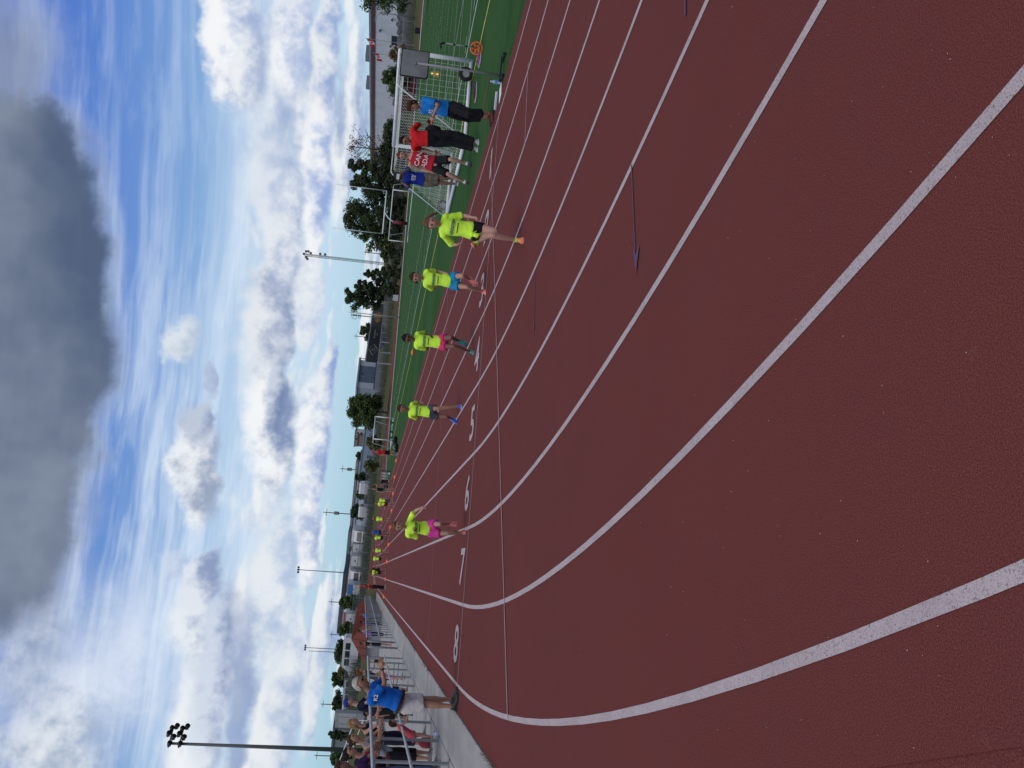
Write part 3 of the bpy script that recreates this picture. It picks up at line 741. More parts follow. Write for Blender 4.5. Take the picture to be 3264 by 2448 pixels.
    for i in range(210):
        y = rr.uniform(-60, 330); d = rr.uniform(150, 200); p = spot(y, d)
        if not 67 < rout(p.x, p.y) < 84: d = 168 + rr.uniform(-8, 8); p = spot(y, d)
        if not 66 < rout(p.x, p.y) < 90: continue
        h_ = rr.uniform(.0, 1.0)
        o = bpy.data.objects.new('stone', bl[i % 4]); C.objects.link(o); o.parent = bank; o.location = p - bank.location + Vector((0, 0, .35 * h_)); o.rotation_euler = (rr.uniform(0, 6), rr.uniform(0, 6), rr.uniform(0, 6)); s = rr.uniform(.6, 1.4); o.scale = (s, s, s * .8)
    # --- grey barn with slatted door
    dB = 172; A, B = spot(1243, dB), spot(1152, dB + 4); z0 = topz(1196, 1200, dB) - .6; z1 = topz(1143, 1200, dB)
    root, L, h = wall_quad('barn', 'grey metal barn with blue slatted front and pale side panels', 'barn', A, B, z0, z1, 12, mat('barn_wall', (.22, .25, .29), .6, .1), mat('barn_roof', (.26, .29, .33), .5, .1), .35, .35)
    for k in range(24):
        part_box('slat', (L * .22 + L * .56 * (k + .5) / 24, -.06, h * .52 + .3), (L * .56 / 24 * .86, .09, h * .88 - .3), mat('barn_slat', (.105, .14, .19), .6, .15, 2.0), root)
    for s in (.11, .885): part_box('side_panel', (L * s, -.07, h * .52 + .3), (L * .19, .10, h * .88 - .3), mat('barn_panel', (.40, .43, .46), .6, .08), root)
    MB().ball((L * .5, -.2, h * .86), (.16, .12, .2), 8, 6).build('wall_lamp', MATS['lamp_housing'], root)
    # --- billboard
    AL, AR = at(1185, 1154, 152), at(1200, 968, 186); d = (AR - AL); d.z = 0; L = d.length
    zb = topz(1203, 1154, 152); ztp = topz(1166, 1154, 152); hb = ztp - zb
    root = empty('billboard', (AL.x, AL.y, zg(AL.x, AL.y)), math.atan2(d.y, d.x)); tag(root, 'long black advertising board with golden food picture and white lettering', 'billboard')
    o0 = zb - root.location.z
    FR = mat('billboard_frame', (.30, .32, .34), .5, .12); BB = mat('billboard_face', (.010, .010, .014), .35, .2, .5)
    for k in range(6): part_box('board_panel', (L * (k + .5) / 6, 0, o0 + hb / 2), (L / 6 - .02, .10, hb), BB, root)
    part_box('frame_rail', (L / 2, -.02, o0 + hb + .09), (L + .2, .24, .20), FR, root); part_box('frame_rail', (L / 2, -.02, o0 - .09), (L + .2, .24, .20), FR, root)
    part_box('end_cap', (L + .22, 0, o0 + hb / 2), (.40, .3, hb + .2), mat('billboard_cap', (.48, .50, .52), .4, .1), root)
    for k in range(7): part_box('post', (L * (k + .1) / 6.3, .25, o0 / 2 - .4), (.16, .16, o0 + 1.0), FR, root)
    yf = -.058
    m = MB(); cx, cz, rx_, rz_ = L * .18, o0 + hb * .5, L * .085, hb * .42
    dm = [(-rx_, 0), (0, rz_), (rx_, 0), (0, -rz_)]
    for i in range(4):
        p, q = dm[i], dm[(i + 1) % 4]; m.tube([(cx + p[0], yf, cz + p[1]), (cx + q[0], yf, cz + q[1])], .035, 4)
    m.build('diamond_logo', mat('billboard_print', (.45, .42, .36), .6, .1), root)
    def board_text(s, x, z, size, sx=1.0, col='billboard_print'):
        me = text_mesh(s, size, sx); o = link('lettering', me, MATS[col], root, (x, yf - .004, z)); o.rotation_euler = (PI / 2, 0, 0)
    board_text('Black', cx - .1, cz + .20, .50, 1.0); board_text('Diamond', cx, cz - .18, .50, .95)
    mat('billboard_white', (.62, .62, .60), .6, .1); mat('billboard_red', (.5, .07, .03), .6, .1)
    board_text('The Canadian Cheese Experts', L * .435, cz + .12, .46, .95, 'billboard_white'); board_text('Since 1933', L * .43, cz - .32, .38, .9, 'billboard_white')
    MB().ball((cx - .35, yf, cz + .5), (.22, .02, .12), 8, 5).build('emblem', MATS['billboard_red'], root)
    rr = random.Random(9); cc = [mat('cheese_gold', (.62, .36, .08), .5, .25, 3.0), mat('cheese_pale', (.66, .52, .24), .5, .2, 3.0), mat('cheese_amber', (.50, .20, .03), .5, .25, 3.0)]
    for i in range(15):
        x = L * (.64 + .165 * rr.random()); z = o0 + hb * rr.uniform(.18, .82)
        m = MB(); w, hh = rr.uniform(.6, 1.3), rr.uniform(.35, .7); a = rr.uniform(-.8, .8)
        m.box((x, yf - .01 - .002 * i, z), (w, .02, hh), ry=a); m.build('printed_cheese', cc[i % 3], root)
    # --- white hall with blue letters
    dH = 215; A, B = spot(1535, dH - 14), spot(1366, dH + 14); z0 = topz(1180, 1450, dH) - .8; z1 = topz(1156, 1450, dH)
    root, L, h = wall_quad('white_hall', 'long low white hall with blue lettering on its wall', 'building', A, B, z0, z1, 20, mat('hall_wall', (.44, .48, .55), .6, .08, .4), mat('hall_roof', (.25, .28, .32), .6, .1), .3, .2)
    me = text_mesh('TM', 1.5, 1.5, .02); o = link('lettering', me, mat('hall_blue', (.02, .06, .25), .5, .1), root, (L * .68, -.06, h * .50)); o.rotation_euler = (PI / 2, 0, 0)
    m = MB(); [m.box((L * .86 + x, -.05, h * .52), (.22, .03, w_)) for x, w_ in ((-.6, .35), (-.2, .2), (.2, .4), (.55, .2))]; m.build('wall_print', mat('hall_dark', (.07, .08, .1), .5, .1), root)
    for k in range(5): part_box('door', (L * (.06 + .09 * k), -.05, h * .34), (L * .05, .06, h * .5), mat('hall_door', (.10, .12, .15), .5), root)
    # roofs and upper blocks behind the hall
    def block(name, label, y0, y1, xt, xb, depth, col, thick=14, roof=(.12, .11, .11), wins=None, rh=.5):
        A, B = spot(y0, depth), spot(y1, depth); z0 = topz(xb, (y0 + y1) / 2, depth) - 1; z1 = topz(xt, (y0 + y1) / 2, depth)
        nm = 'wall_' + '_'.join(str(int(c * 100)) for c in col)
        r, L, h = wall_quad(name, label, 'building', A, B, z0, z1, thick, mat(nm, col, .7, .1, .3), mat('roof_%d' % int(roof[0] * 1000), roof, .8, .15), rh, .3)
        if wins:
            nx, nz = wins
            for i in range(nx):
                for j in range(nz):
                    w = part_box('window', (L * (i + .5) / nx, -.04, h - h * .6 * (j + .6) / nz), (L / nx * .55, .06, h * .6 / nz * .6), mat('far_window', (.03, .035, .045), .2, .2), r)
        return r
    block('apartment_block', 'cream apartment block with grey upper storey beyond the hall', 1428, 1410, 1132, 1160, 330, (.58, .50, .40), 14, (.16, .16, .18), (3, 2))
    block('apartment_block', 'cream apartment block with a purple sign beyond the hall', 1402, 1380, 1134, 1160, 335, (.60, .56, .46), 14, (.18, .18, .20), (2, 2))
    block('brick_block', 'low brown brick block beside the cream apartments', 1426, 1396, 1141, 1160, 325, (.20, .15, .13), 14, (.10, .09, .09))
    block('factory_hall', 'long grey-beige factory hall beyond the parked vans', 1700, 1478, 1131, 1166, 300, (.36, .36, .34), 30, (.20, .20, .21), (14, 1), .8)
    block('factory_hall', 'grey-beige factory hall behind the box trucks', 1836, 1704, 1112, 1160, 290, (.36, .36, .35), 30, (.14, .16, .19), (8, 1), .9)
    block('depot', 'dark flat-roofed depot with upper windows behind the trucks', 1930, 1838, 1101, 1150, 240, (.24, .25, .27), 25, (.06, .06, .07), (10, 1), 1.0)
    block('depot', 'depot with a red fascia behind the end trucks', 2022, 1950, 1086, 1140, 235, (.30, .31, .32), 25, (.09, .09, .10), (7, 1), .8)
    part_box('fascia', (5.5, -.15, 4.2), (9.0, .2, .8), mat('red_fascia', (.35, .02, .03), .5, .1), bpy.data.objects['depot.001'])
    block('grey_house', 'plain grey block behind the stand railing', 2400, 2330, 1064, 1110, 200, (.17, .18, .18), 12, (.12, .12, .12))
    # --- low kiosk with brick-red hip roof by the fence
    kx0, kx1, ky0, ky1 = -51.0, -47.95, 52.0, 112.0
    root = empty('shelter', ((kx0 + kx1) / 2, (ky0 + ky1) / 2, 0)); tag(root, 'long low shelter with brick-red hipped metal roof behind the railing', 'shelter')
    w, l = (kx1 - kx0) / 2, (ky1 - ky0) / 2; e = .95
    MB().box((0, 0, e / 2 - .1), (2 * w - .5, 2 * l - .5, e + .2)).build('wall', mat('shelter_wall', (.24, .24, .25), .8, .12), root)
    rf = [Vector(p) for p in ((-w, -l, e), (w, -l, e), (w, l, e), (-w, l, e), (0, -l + w * .9, 2.0), (0, l - w * .9, 2.0))]
    RED = mat('red_roof', (.115, .020, .012), .55, .15, 1.0)
    mesh_obj('roof', rf, [(0, 1, 4), (1, 2, 5, 4), (2, 3, 5), (3, 0, 4, 5), (3, 2, 1, 0)], RED, root)
    for k in range(1, 40):                                   # standing seams
        for sx in (-1, 1):
            y = -l + 2 * l * k / 40; t = min(1, (l - abs(y)) / (w * .9)); MB().tube([(sx * w, y, e + .02), (sx * w * (1 - t), y, e + (2.0 - e) * t + .02)], .03, 4).build('roof_seam', RED, root)
    for k in range(1, 6):
        x = -w + 2 * w * k / 6; t = 1 - abs(x) / w; MB().tube([(x, -l, e + .02), (x, -l + w * .9 * t, e + (2.0 - e) * t + .02)], .03, 4).build('roof_seam', RED, root)
    # --- transformer cabinets
    for k, (y, lb) in enumerate(((2290, 'grey service cabinet with two square panels beside the dark tree'), (2312, 'grey service cabinet next to the plain grey block'))):
        p = spot(y, 95); root = empty('service_cabinet', p, RZ); tag(root, lb, 'cabinet')
        hz = topz(1068, y, 95) - p.z; MB().bbox((0, .5, hz / 2), (.85, 1.0, hz), .04).build('housing', mat('cabinet_grey', (.26, .27, .28), .6, .1), root)
        for s in (-1, 1): MB().bbox((s * .21, -.01, hz * .6), (.34, .04, hz * .6), .02).build('panel', mat('cabinet_panel', (.33, .34, .35), .6, .1), root)
# ------------------------------------------------------------------ metalwork, vehicles, field gear
ALU = mat('aluminium', (.46, .48, .50), .38, .12, 4.0, metal=.55); ALUD = mat('aluminium_post', (.22, .235, .25), .5, .15, 3.0, metal=.35)
WTUBE = mat('white_tube', (.66, .68, .70), .4, .08, 2.0); GALV = mat('galvanised', (.27, .28, .29), .5, .15, 2.0, metal=.3); BLK = mat('black_plastic', (.012, .012, .014), .5, .2)
TYRE = mat('tyre', (.014, .014, .015), .8, .2); STEELG = mat('pole_grey', (.13, .135, .14), .6, .15, 1.0)
def build_railing():
    def post_mesh(h=1.19):
        m = MB(); m.bbox((0, 0, h / 2), (.045, .085, h), .012); m.box((0, 0, .012), (.12, .14, .02)); return m
    pm = post_mesh(); o = pm.build('post', ALUD); pme = o.data; bpy.data.objects.remove(o)
    def section(label, ys):
        x = -47.60; root = empty('railing', (x, ys[0], 0)); tag(root, label, 'railing', None)
        for y in ys:
            p = bpy.data.objects.new('post', pme); C.objects.link(p); p.parent = root; p.location = (0, y - ys[0], 0)
        L = ys[-1] - ys[0]
        MB().tube([(0, -.15, 1.20), (0, L + .15, 1.20)], .030, 10).build('top_rail', ALU, root, True)
        MB().tube([(.062, -.15, .64), (.062, L + .15, .64)], .024, 10).build('middle_rail', ALU, root, True)
        return root
    section('aluminium railing with two rails beside the man in the blue shirt', [-3.6, -1.6, .4, 2.4, 4.4, 6.4, 8.4, 10.4, 12.4, 14.4, 16.4, 18.2])
    section('aluminium railing running on to the far end of the concrete strip', [28.4 + 2.0 * i for i in range(37)])
    for y, lb in ((22.6, 'round-topped grey gate post at the railing gap, beside the boy in navy'), (25.6, 'round-topped grey gate post at the railing gap, beside the purple top')):
        m = MB(); m.tube([(0, 0, 0), (0, 0, .9), (0, 0, 1.12), (0, 0, 1.2)], [(.05, .03), (.06, .05), (.055, .05), (.02, .02)], 10, ref=(0, 1, 0)); o = m.build('gate_post', ALUD, None, True, (-47.6, y, 0)); tag(o, lb, 'post')
    # curved cable lying by the gap
    MB().tube([(-48.3, 24.4, .016), (-48.9, 23.6, .02), (-49.3, 22.4, .02), (-49.2, 21.2, .02), (-48.6, 20.4, .02), (-47.9, 20.2, .02)], .012, 5).build('ground_cable', BLK)
    tag(bpy.data.objects['ground_cable'], 'dark cable curving over the concrete at the railing gap', 'cable')
def build_stand():
    """aluminium spectator stand behind the near railing"""
    y0, y1 = 9.0, 33.0; root = empty('spectator_stand', (-52.2, y0, 0)); tag(root, 'aluminium spectator stand with pale guard rails behind the railing', 'stand')
    L = y1 - y0
    for k in range(5):
        z = .35 + .20 * k; x = -.70 * k
        for j in range(3): part_box('seat_plank', (x, L * (j + .5) / 3, z + .22), (.28, L / 3 - .02, .04), ALU, root)
        for j in range(3): part_box('foot_plank', (x + .38, L * (j + .5) / 3, z), (.34, L / 3 - .02, .035), ALU, root)
    for j in range(9):
        y = .3 + (L - .6) * j / 8; m = MB(); m.box((-1.3, y, .5), (3.6, .06, .06), ry=.28); m.box((.3, y, .18), (.06, .06, .36)); m.box((-2.9, y, .62), (.06, .06, 1.24)); m.build('frame', GALV, root)
    for z in (1.55, 1.95, 2.35): MB().tube([(-3.15, 0, z), (-3.15, L, z)], .022, 6).build('guard_rail', WTUBE, root)
    for j in range(7): MB().tube([(-3.15, L * j / 6, 1.1), (-3.15, L * j / 6, 2.35)], .022, 6).build('guard_post', WTUBE, root)
    for sgn, yy in ((0, 0.0), (1, L)):
        for dz in (.55, .95): MB().tube([(.3, yy, .4 + dz), (-3.15, yy, 1.4 + dz)], .02, 6).build('end_rail', WTUBE, root)
        for k in range(4): MB().tube([(.3 - 1.1 * k, yy, .4 + .32 * k), (.3 - 1.1 * k, yy, 1.35 + .32 * k)], .02, 6).build('end_post', WTUBE, root)
def build_fence():
    """chain-link fence on the bank outside the far bend"""
    pts = []
    for q in lin(.22, PI, .055): pts.append((-61.0 * math.cos(q), YS + 61.0 * math.sin(q)))
    for y in lin(YS, -30, 3.2)[1:]: pts.append((61.0, y))
    pre = [(-61.0 + .0 * k, YS - 0) for k in range(0)]
    root = empty('wire_fence', (pts[0][0], pts[0][1], zg(*pts[0]))); tag(root, 'grey chain-link fence on the bank beyond the far bend', 'fence')
    o0 = root.location
    P = [Vector((x, y, zg(x, y))) - o0 for x, y in pts]
    H = 1.75
    o = MB().tube([(0, 0, -.3), (0, 0, H + .03)], .032, 6).build('post', GALV); pme = o.data; bpy.data.objects.remove(o)
    for p in P:
        q = bpy.data.objects.new('post', pme); C.objects.link(q); q.parent = root; q.location = p
    for z in (H, .06): MB().tube([p + Vector((0, 0, z)) for p in P], .022, 5).build('rail', GALV, root)
    vs, fs = [], []
    for p in P: vs += [p + Vector((0, 0, .05)), p + Vector((0, 0, H))]
    for i in range(len(P) - 1): fs.append((2 * i, 2 * i + 2, 2 * i + 3, 2 * i + 1))
    mesh_obj('wire_mesh', vs, fs, mat_see('chain_link', (.17, .18, .18), .30), root)
    # tall weeds in front of and behind the fence: uncountable blades
    rr = random.Random(21); vs, fs = [], []
    for i in range(70000):
        k = rr.random() ** .8 * (len(pts) - 2); j = int(k); t = k - j
        x = pts[j][0] + (pts[j + 1][0] - pts[j][0]) * t; y = pts[j][1] + (pts[j + 1][1] - pts[j][1]) * t
        r = math.hypot(x, y - min(max(y, 0), YS)); cx, cy = 0, min(max(y, 0), YS)
        off = rr.gauss(1.8, 2.0); 
        if off < -3.5: continue
        f = (r + off) / r; x = cx + (x - cx) * f; y = cy + (y - cy) * f; z = zg(x, y) - .05
        cl = .5 + .5 * math.sin(x * .35) * math.sin(y * .27 + 1); hgt = rr.uniform(.75, 1.55) * (.7 + .5 * cl) if off > .3 else rr.uniform(.15, .45); w = rr.uniform(.03, .10); a = rr.uniform(0, PI)
        dx, dy = math.cos(a) * w, math.sin(a) * w; lx, ly = rr.uniform(-.2, .2), rr.uniform(-.2, .2)
        o = len(vs); vs += [(x - dx, y - dy, z), (x + dx, y + dy, z), (x + lx, y + ly, z + hgt)]; fs.append((o, o + 1, o + 2))
    m, t, b = principled('weed_blades'); tc = t.node('ShaderNodeTexCoord'); n = t.noise(tc.outputs['Object'], .5, 4, .65)[0]; n2 = t.noise(tc.outputs['Object'], 5.0, 2)[0]
    c = t.mix(t.mapr(n, .3, .7), rgb(.050, .072, .030), rgb(.105, .112, .060)); c = t.mix(t.math('MULTIPLY', t.mapr(n2, .5, .8), .5), c, rgb(.15, .135, .08)); t.l.new(c, b.inputs['Base Color']); b.inputs['Roughness'].default_value = .9
    stuff(mesh_obj('tall_weeds', vs, fs, m), 'tall grey-green weeds along the chain-link fence', 'weeds')
def goal_frame(name, label, p0, p1, h, back, r=.06, net=None, wheels=(), low=.0, depthb=None):
    """goal from front base corners p0->p1; back = how far the net box reaches behind (to the left of p0->p1)"""
    p0, p1 = Vector(p0), Vector(p1); d = p1 - p0; d.z = 0; L = d.length; root = empty(name, p0, math.atan2(d.y, d.x)); tag(root, label, 'goal')
    WT = WTUBE
    MB().tube([(0, 0, 0), (0, 0, h)], r, 10).build('goal_post', WT, root, True); MB().tube([(L, 0, 0), (L, 0, h)], r, 10).build('goal_post', WT, root, True)
    MB().tube([(-r, 0, h), (L + r, 0, h)], r, 10).build('crossbar', WT, root, True)
    tb = depthb if depthb is not None else back * .45
    for x in (0, L):
        MB().tube([(x, 0, h), (x, tb, h), (x, tb + .12, h - .10), (x, back, .10)], r * (.6 if net is None else .3), 8).build('back_stay', WT, root, True)
        MB().tube([(x, 0, .06), (x, back, .06)], r * .9, 8).build('ground_bar', WT, root, True)
    MB().tube([(0, back, .06), (L, back, .06)], r * .9, 8).build('ground_bar', WT, root, True)
    for (x, y) in wheels:
        wl = MB().wheel((x, y, .20), .19, .10, (1, -.2, 0), 18, .55).build('wheel', TYRE, root, True); MB().wheel((x, y, .20), .11, .06, (1, -.2, 0), 12).build('hub', GALV, wl)
    if net:
        cord, step, cr = net; m = MB(); rr = random.Random(4)
        prof = [(0, h - .05), (tb, h - .05), (back, .08)]
        def along(t):
            a = tb / (tb + math.hypot(back - tb, h)); 
            if t < a: return (prof[0][0] + (prof[1][0] - prof[0][0]) * t / a, h - .05 - .10 * math.sin(PI * t / a))
            u = (t - a) / (1 - a); s = .10 * math.sin(PI * u); return (prof[1][0] + (back - tb) * u - s * .6, (h - .05) * (1 - u) + .08 * u - s * .5)
        tot = tb + math.hypot(back - tb, h); nt = int(tot / step); nx = int(L / step)
        # diagonal mesh
        for i in range(-nt, nx + 1):
            for sg in (1, -1):
                pts = []
                for j in range(nt + 1):
                    x = (i + j) * step if sg == 1 else (i + nt - j) * step
                    if x < -1e-6 or x > L + 1e-6: continue
                    y, z = along(j / nt); pts.append((x, y, z))
                if len(pts) > 1: m.tube(pts, cr, 3, cap=False)
        for x in (0.02, L - .02):                    # side panels
            ny = int(back / step)
            for k in range(1, ny):
                y = k * step; top = (h - .05) if y < tb else (h - .05) * (1 - (y - tb) / (back - tb)) + .08; m.tube([(x, y, .08), (x, y, top)], cr, 3, cap=False)
            for k in range(1, int(h / step)):
                z = k * step; ym = back - (z / h) * (back - tb); m.tube([(x, 0, z), (x, ym, z)], cr, 3, cap=False)
        o = m.build('net', cord, root); o['kind'] = 'stuff'
    return root
def build_goals():
    NETC = mat('net_cord', (.60, .62, .58), .7, .1)
    # large near goal seen from its back left: the open front faces the field away from the track
    r = goal_frame('soccer_goal', 'white soccer goal with net and wheels standing behind the adults', (-31.15, 7.4, 0), (-31.15, 12.9, 0), 1.97, 2.27, .06, (NETC, .17, .0034), [(-.25, .55), (5.75, .5), (5.9, 1.7)], depthb=.95)
    # far goals
    a, b = gnd(1252, 1405), gnd(1255, 1332)
    d = depth_of(gnd(1253, 1370)); pa, pb = at(1251, 1404, 95), at(1255, 1333, 97); pa.z = pb.z = zg(pa.x, pa.y)
    goal_frame('soccer_goal', 'small white goal frame without people at the far end of the turf', (pa.x, pa.y, pa.z), (pb.x, pb.y, pb.z), 1.95, 1.4, .055, None, [(.2, -.2), (.95, -.2), (2.2, -.2)])
    pa, pb = at(1289, 771, 116), at(1303, 611, 110); 
    goal_frame('soccer_goal', 'wide white goal frame beside the padded football post', (pa.x, pa.y, zg(pa.x, pa.y)), (pb.x, pb.y, zg(pb.x, pb.y)), 2.44, 1.9, .06, None, [])
    # gooseneck football posts
    dp = 133; base = at(1293, 712, dp); base.z = zg(base.x, base.y)
    cl, cr = at(1220, 745, dp), at(1232, 608, dp); root = empty('football_post', base); tag(root, 'white gooseneck football goal post with maroon padding', 'goal post')
    zc = (cl.z + cr.z) / 2 - base.z; o = base
    cl_, cr_ = Vector((cl.x, cl.y, base.z + zc)) - o, Vector((cr.x, cr.y, base.z + zc)) - o; mid = (cl_ + cr_) / 2
    MB().tube([cl_, cr_], .10, 8).build('crossbar', WTUBE, root, True)
    for c, t in ((cl_, at(1061, 722, dp)), (cr_, at(1074, 588, dp))): MB().tube([c, (c.x, c.y, t.z - o.z)], [.065, .045], 8).build('upright', WTUBE, root, True)
    MB().tube([(0, 0, 0), (0, 0, zc * .60), Vector((0, 0, zc * .60)).lerp(mid, .35) + Vector((0, 0, .25)), Vector((0, 0, zc * .7)).lerp(mid, .8), mid], .085, 8).build('gooseneck', WTUBE, root, True)
    MB().tube([(0, 0, 0), (0, 0, zc * .62)], .24, 10).build('padding', mat('maroon_pad', (.13, .012, .022), .5, .15), root, True)
def build_masts():
    # near floodlight mast
    d = 92; top = at(532, 2383, d); b = spot(2394, d); root = empty('floodlight_mast', b); tag(root, 'tall grey floodlight mast with two rows of black lamps behind the stand', 'mast')
    H = top.z - b.z; MB().tube([(0, 0, 0), (0, 0, H)], [.24, .13], 12).build('pole', mat('mast_grey', (.085, .095, .095), .6, .1), root, True)
    for r_ in range(2):
        z = H - .05 - .98 * r_; R3 = Matrix.Rotation(RZ, 3, 'Z'); MB().tube([R3 @ Vector((-.35, -.2, z - .1)), R3 @ Vector((1.45, .5, z + .25 - .55))], .07, 6).build('cross_arm', STEELG, root)
        for k, (x, z2) in enumerate(((-.15, -.02), (.42, -.30), (.65, .22), (1.10, .0), (1.25, -.42))):
            m = MB(); c = R3 @ Vector((x, .2 * k - .3, z + z2 - .1)); m.tube([c, c + R3 @ Vector((.42, -.2, -.16)), c + R3 @ Vector((.50, -.24, -.2))], [.12, .26, .24], 10); lamp = m.build('lamp', BLK, root); MB().tube([c, c + Vector((0, 0, -.25))], .04, 5).build('bracket', STEELG, lamp)
    def mast(y0, ytop, xtop, xb, d, label, heads=1, r=.14):
        b = spot(y0, d); H = topz(xtop, ytop, d) - b.z; root = empty('light_mast', b); tag(root, label, 'mast')
        MB().tube([(0, 0, 0), (0, 0, H)], [r, r * .6], 8).build('pole', STEELG, root, True)
        if heads:
            for k in (-1, 0, 1):
                m = MB(); m.box((k * .62 * math.cos(RZ), k * .62 * math.sin(RZ), H - .15), (.5, .4, .5)); m.build('lamp', BLK, root)
    mast(1832, 1818, 949, 1150, 236, 'slim mast with black lamp cluster behind the box trucks')
    mast(2076, 2069, 971, 1130, 280, 'slim mast with black lamp cluster, one of a close pair of masts')
    mast(2086, 2082, 983, 1130, 275, 'slim mast without lamps, one of a close pair of masts', 0)
    def upole(y0, ytop, xtop, d, label, box=False):
        b = spot(y0, d); H = topz(xtop, ytop, d) - b.z; root = empty('utility_pole', b); tag(root, label, 'pole')
        MB().tube([(0, 0, 0), (0, 0, H)], [.13, .09], 6).build('pole', STEELG, root); MB().box((0, 0, H * .93), (1.6, .08, .1), rz=RZ).build('cross_arm', STEELG, root)
        if box: MB().bbox((0, 0, H * .72), (.7, .6, 1.1), .1).build('transformer', mat('transformer', (.16, .17, .18), .6), root)
    upole(1503, 1501, 1084, 210, 'utility pole with transformer above the white hall', True); upole(1645, 1641, 1030, 200, 'utility pole rising behind the dark spreading tree', True)
    upole(1927, 1926, 1048, 210, 'utility pole above the leafy tree and blue truck'); upole(2030, 2028, 1050, 230, 'utility pole near the brick-red shelter'); upole(2252, 2250, 1022, 200, 'utility pole above the dark tree beside the cabinets')
    upole(2415, 2412, 1002, 190, 'thin utility pole near the floodlight mast'); upole(1078, 1076, 1128, 260, 'utility pole above the billboard lettering'); upole(1147, 1144, 1145, 250, 'utility pole between billboard and barn'); upole(808, 806, 1160, 240, 'utility pole beside the lattice tower')
    # TV aerial behind the billboard
    d = 210; b = spot(1012, d); H = topz(1118, 1006, d) - b.z; root = empty('aerial_mast', b); tag(root, 'mast with square grid aerials behind the billboard', 'mast'); R3 = Matrix.Rotation(RZ, 3, 'Z')
    MB().tube([(0, 0, 0), (0, 0, H)], .11, 6).build('pole', STEELG, root)
    for z, w in ((H - .9, .85), (H - 2.0, .55)):
        for s in (-1, 1):
            m = MB(); q = [R3 @ Vector((s * .12, 0, z - w * .45)), R3 @ Vector((s * w, 0, z - w * .45)), R3 @ Vector((s * w, 0, z + w * .45)), R3 @ Vector((s * .12, 0, z + w * .45))]
            for i in range(4): m.tube([q[i], q[(i + 1) % 4]], .05, 4)
            m.build('grid_aerial', STEELG, root)
    MB().tube([R3 @ Vector((-.9, 0, H - .1)), R3 @ Vector((.9, 0, H - .1))], .035, 4).build('top_bar', STEELG, root)
    # lattice tower
    d = 380; b = spot(838, d); H = topz(972, 804, d) - b.z; root = empty('lattice_tower', b); tag(root, 'tall three-legged lattice radio tower with dishes at the top', 'tower'); w = .55
    legs = [Vector((w * math.cos(a), w * math.sin(a), 0)) for a in (.3, .3 + 2.094, .3 + 4.189)]
    for l in legs: MB().tube([l, l + Vector((0, 0, H))], .10, 5).build('leg', STEELG, root)
    m = MB(); n = 24
    for i in range(n):
        for k in range(3):
            p, q = legs[k], legs[(k + 1) % 3]; z0, z1 = H * i / n, H * (i + 1) / n
            m.tube([p + Vector((0, 0, z0)), q + Vector((0, 0, z1))], .045, 4); m.tube([p + Vector((0, 0, z1)), q + Vector((0, 0, z1))], .04, 4)
    o = m.build('bracing', STEELG, root); R3 = Matrix.Rotation(RZ, 3, 'Z')
    for x, z in ((1.4, H - .5), (1.5, H - 1.4), (-1.0, H - .7), (.9, H - 2.4), (1.0, H - 6.2), (1.0, H - 8.2), (.3, H + .3), (-1.6, H - 1.3)):
        m = MB(); c = R3 @ Vector((x, -.2, z)); m.tube([c, c + R3 @ Vector((0, -.3, 0))], [.12, .55], 10); dish = m.build('dish', mat('dish_grey', (.10, .11, .12), .6), root); MB().tube([c, R3 @ Vector((0, 0, z))], .06, 4).build('bracket', STEELG, dish)
    # street lamp before the warehouse
    d = 152; b = spot(38, d); H = topz(1212, 22, d) - b.z; root = empty('street_lamp', b); tag(root, 'grey street lamp with bent arm before the white warehouse', 'street lamp')
    MB().tube([(0, 0, 0), (0, 0, H - .6), R3 @ Vector((-.15, 0, H)), R3 @ Vector((-.9, 0, H + .5))], [.09, .07, .05, .05], 8).build('pole', GALV, root, True); MB().box(R3 @ Vector((-1.2, 0, H + .6)), (.7, .25, .14), rz=RZ).build('lamp_head', GALV, root)
    d = 120; b = spot(1004, d); H = topz(1113, 980, d) - b.z; o = MB().tube([(0, 0, 0), (0, 0, H)], [.075, .06], 8).build('flag_pole', mat('pale_pole', (.42, .38, .36), .6), None, True, b); tag(o, 'plain pale pole standing in front of the billboard', 'pole')
    # two flag poles with flags
    for (y0, yt, xt, d, lb) in ((127, 114, 1166, 150, 'red and white maple leaf flag on a pole in front of the dark warehouse opening'), (170, 158, 1188, 150, 'faded red and white flag drooping before the warehouse roof trim')):
        b = spot(y0, d); H = topz(xt, yt, d) - b.z; root = empty('flag', b); tag(root, lb, 'flag'); MB().tube([(0, 0, 0), (0, 0, H)], .045, 6).build('pole', GALV, root)
        RD, WH_ = mat('flag_red', (.35, .02, .03), .7, .1), mat('flag_white', (.55, .52, .52), .7, .1)
        W_, h_ = 1.5, .85
        for k, (u0, u1, m_) in enumerate(((0, .27, RD), (.27, .73, WH_), (.73, 1, RD))):
            vs = []; fs = []; nu = 5
            for i in range(nu + 1):
                u = u0 + (u1 - u0) * i / nu; x = -u * W_ * .8; dz = -u * .75 + .06 * math.sin(u * 9); yv = .10 * math.sin(u * 7)
                vs += [R3 @ Vector((x, yv, H - .2 + dz)), R3 @ Vector((x + .05, yv + .03, H - .2 - h_ + dz))]
            for i in range(nu): fs.append((2 * i, 2 * i + 1, 2 * i + 3, 2 * i + 2))
            mesh_obj('flag_cloth', vs, fs, m_, root)
        cxm = -.5 * W_ * .8; dz = -.375; c = R3 @ Vector((cxm, -.09, H - .2 - h_ / 2 + dz))
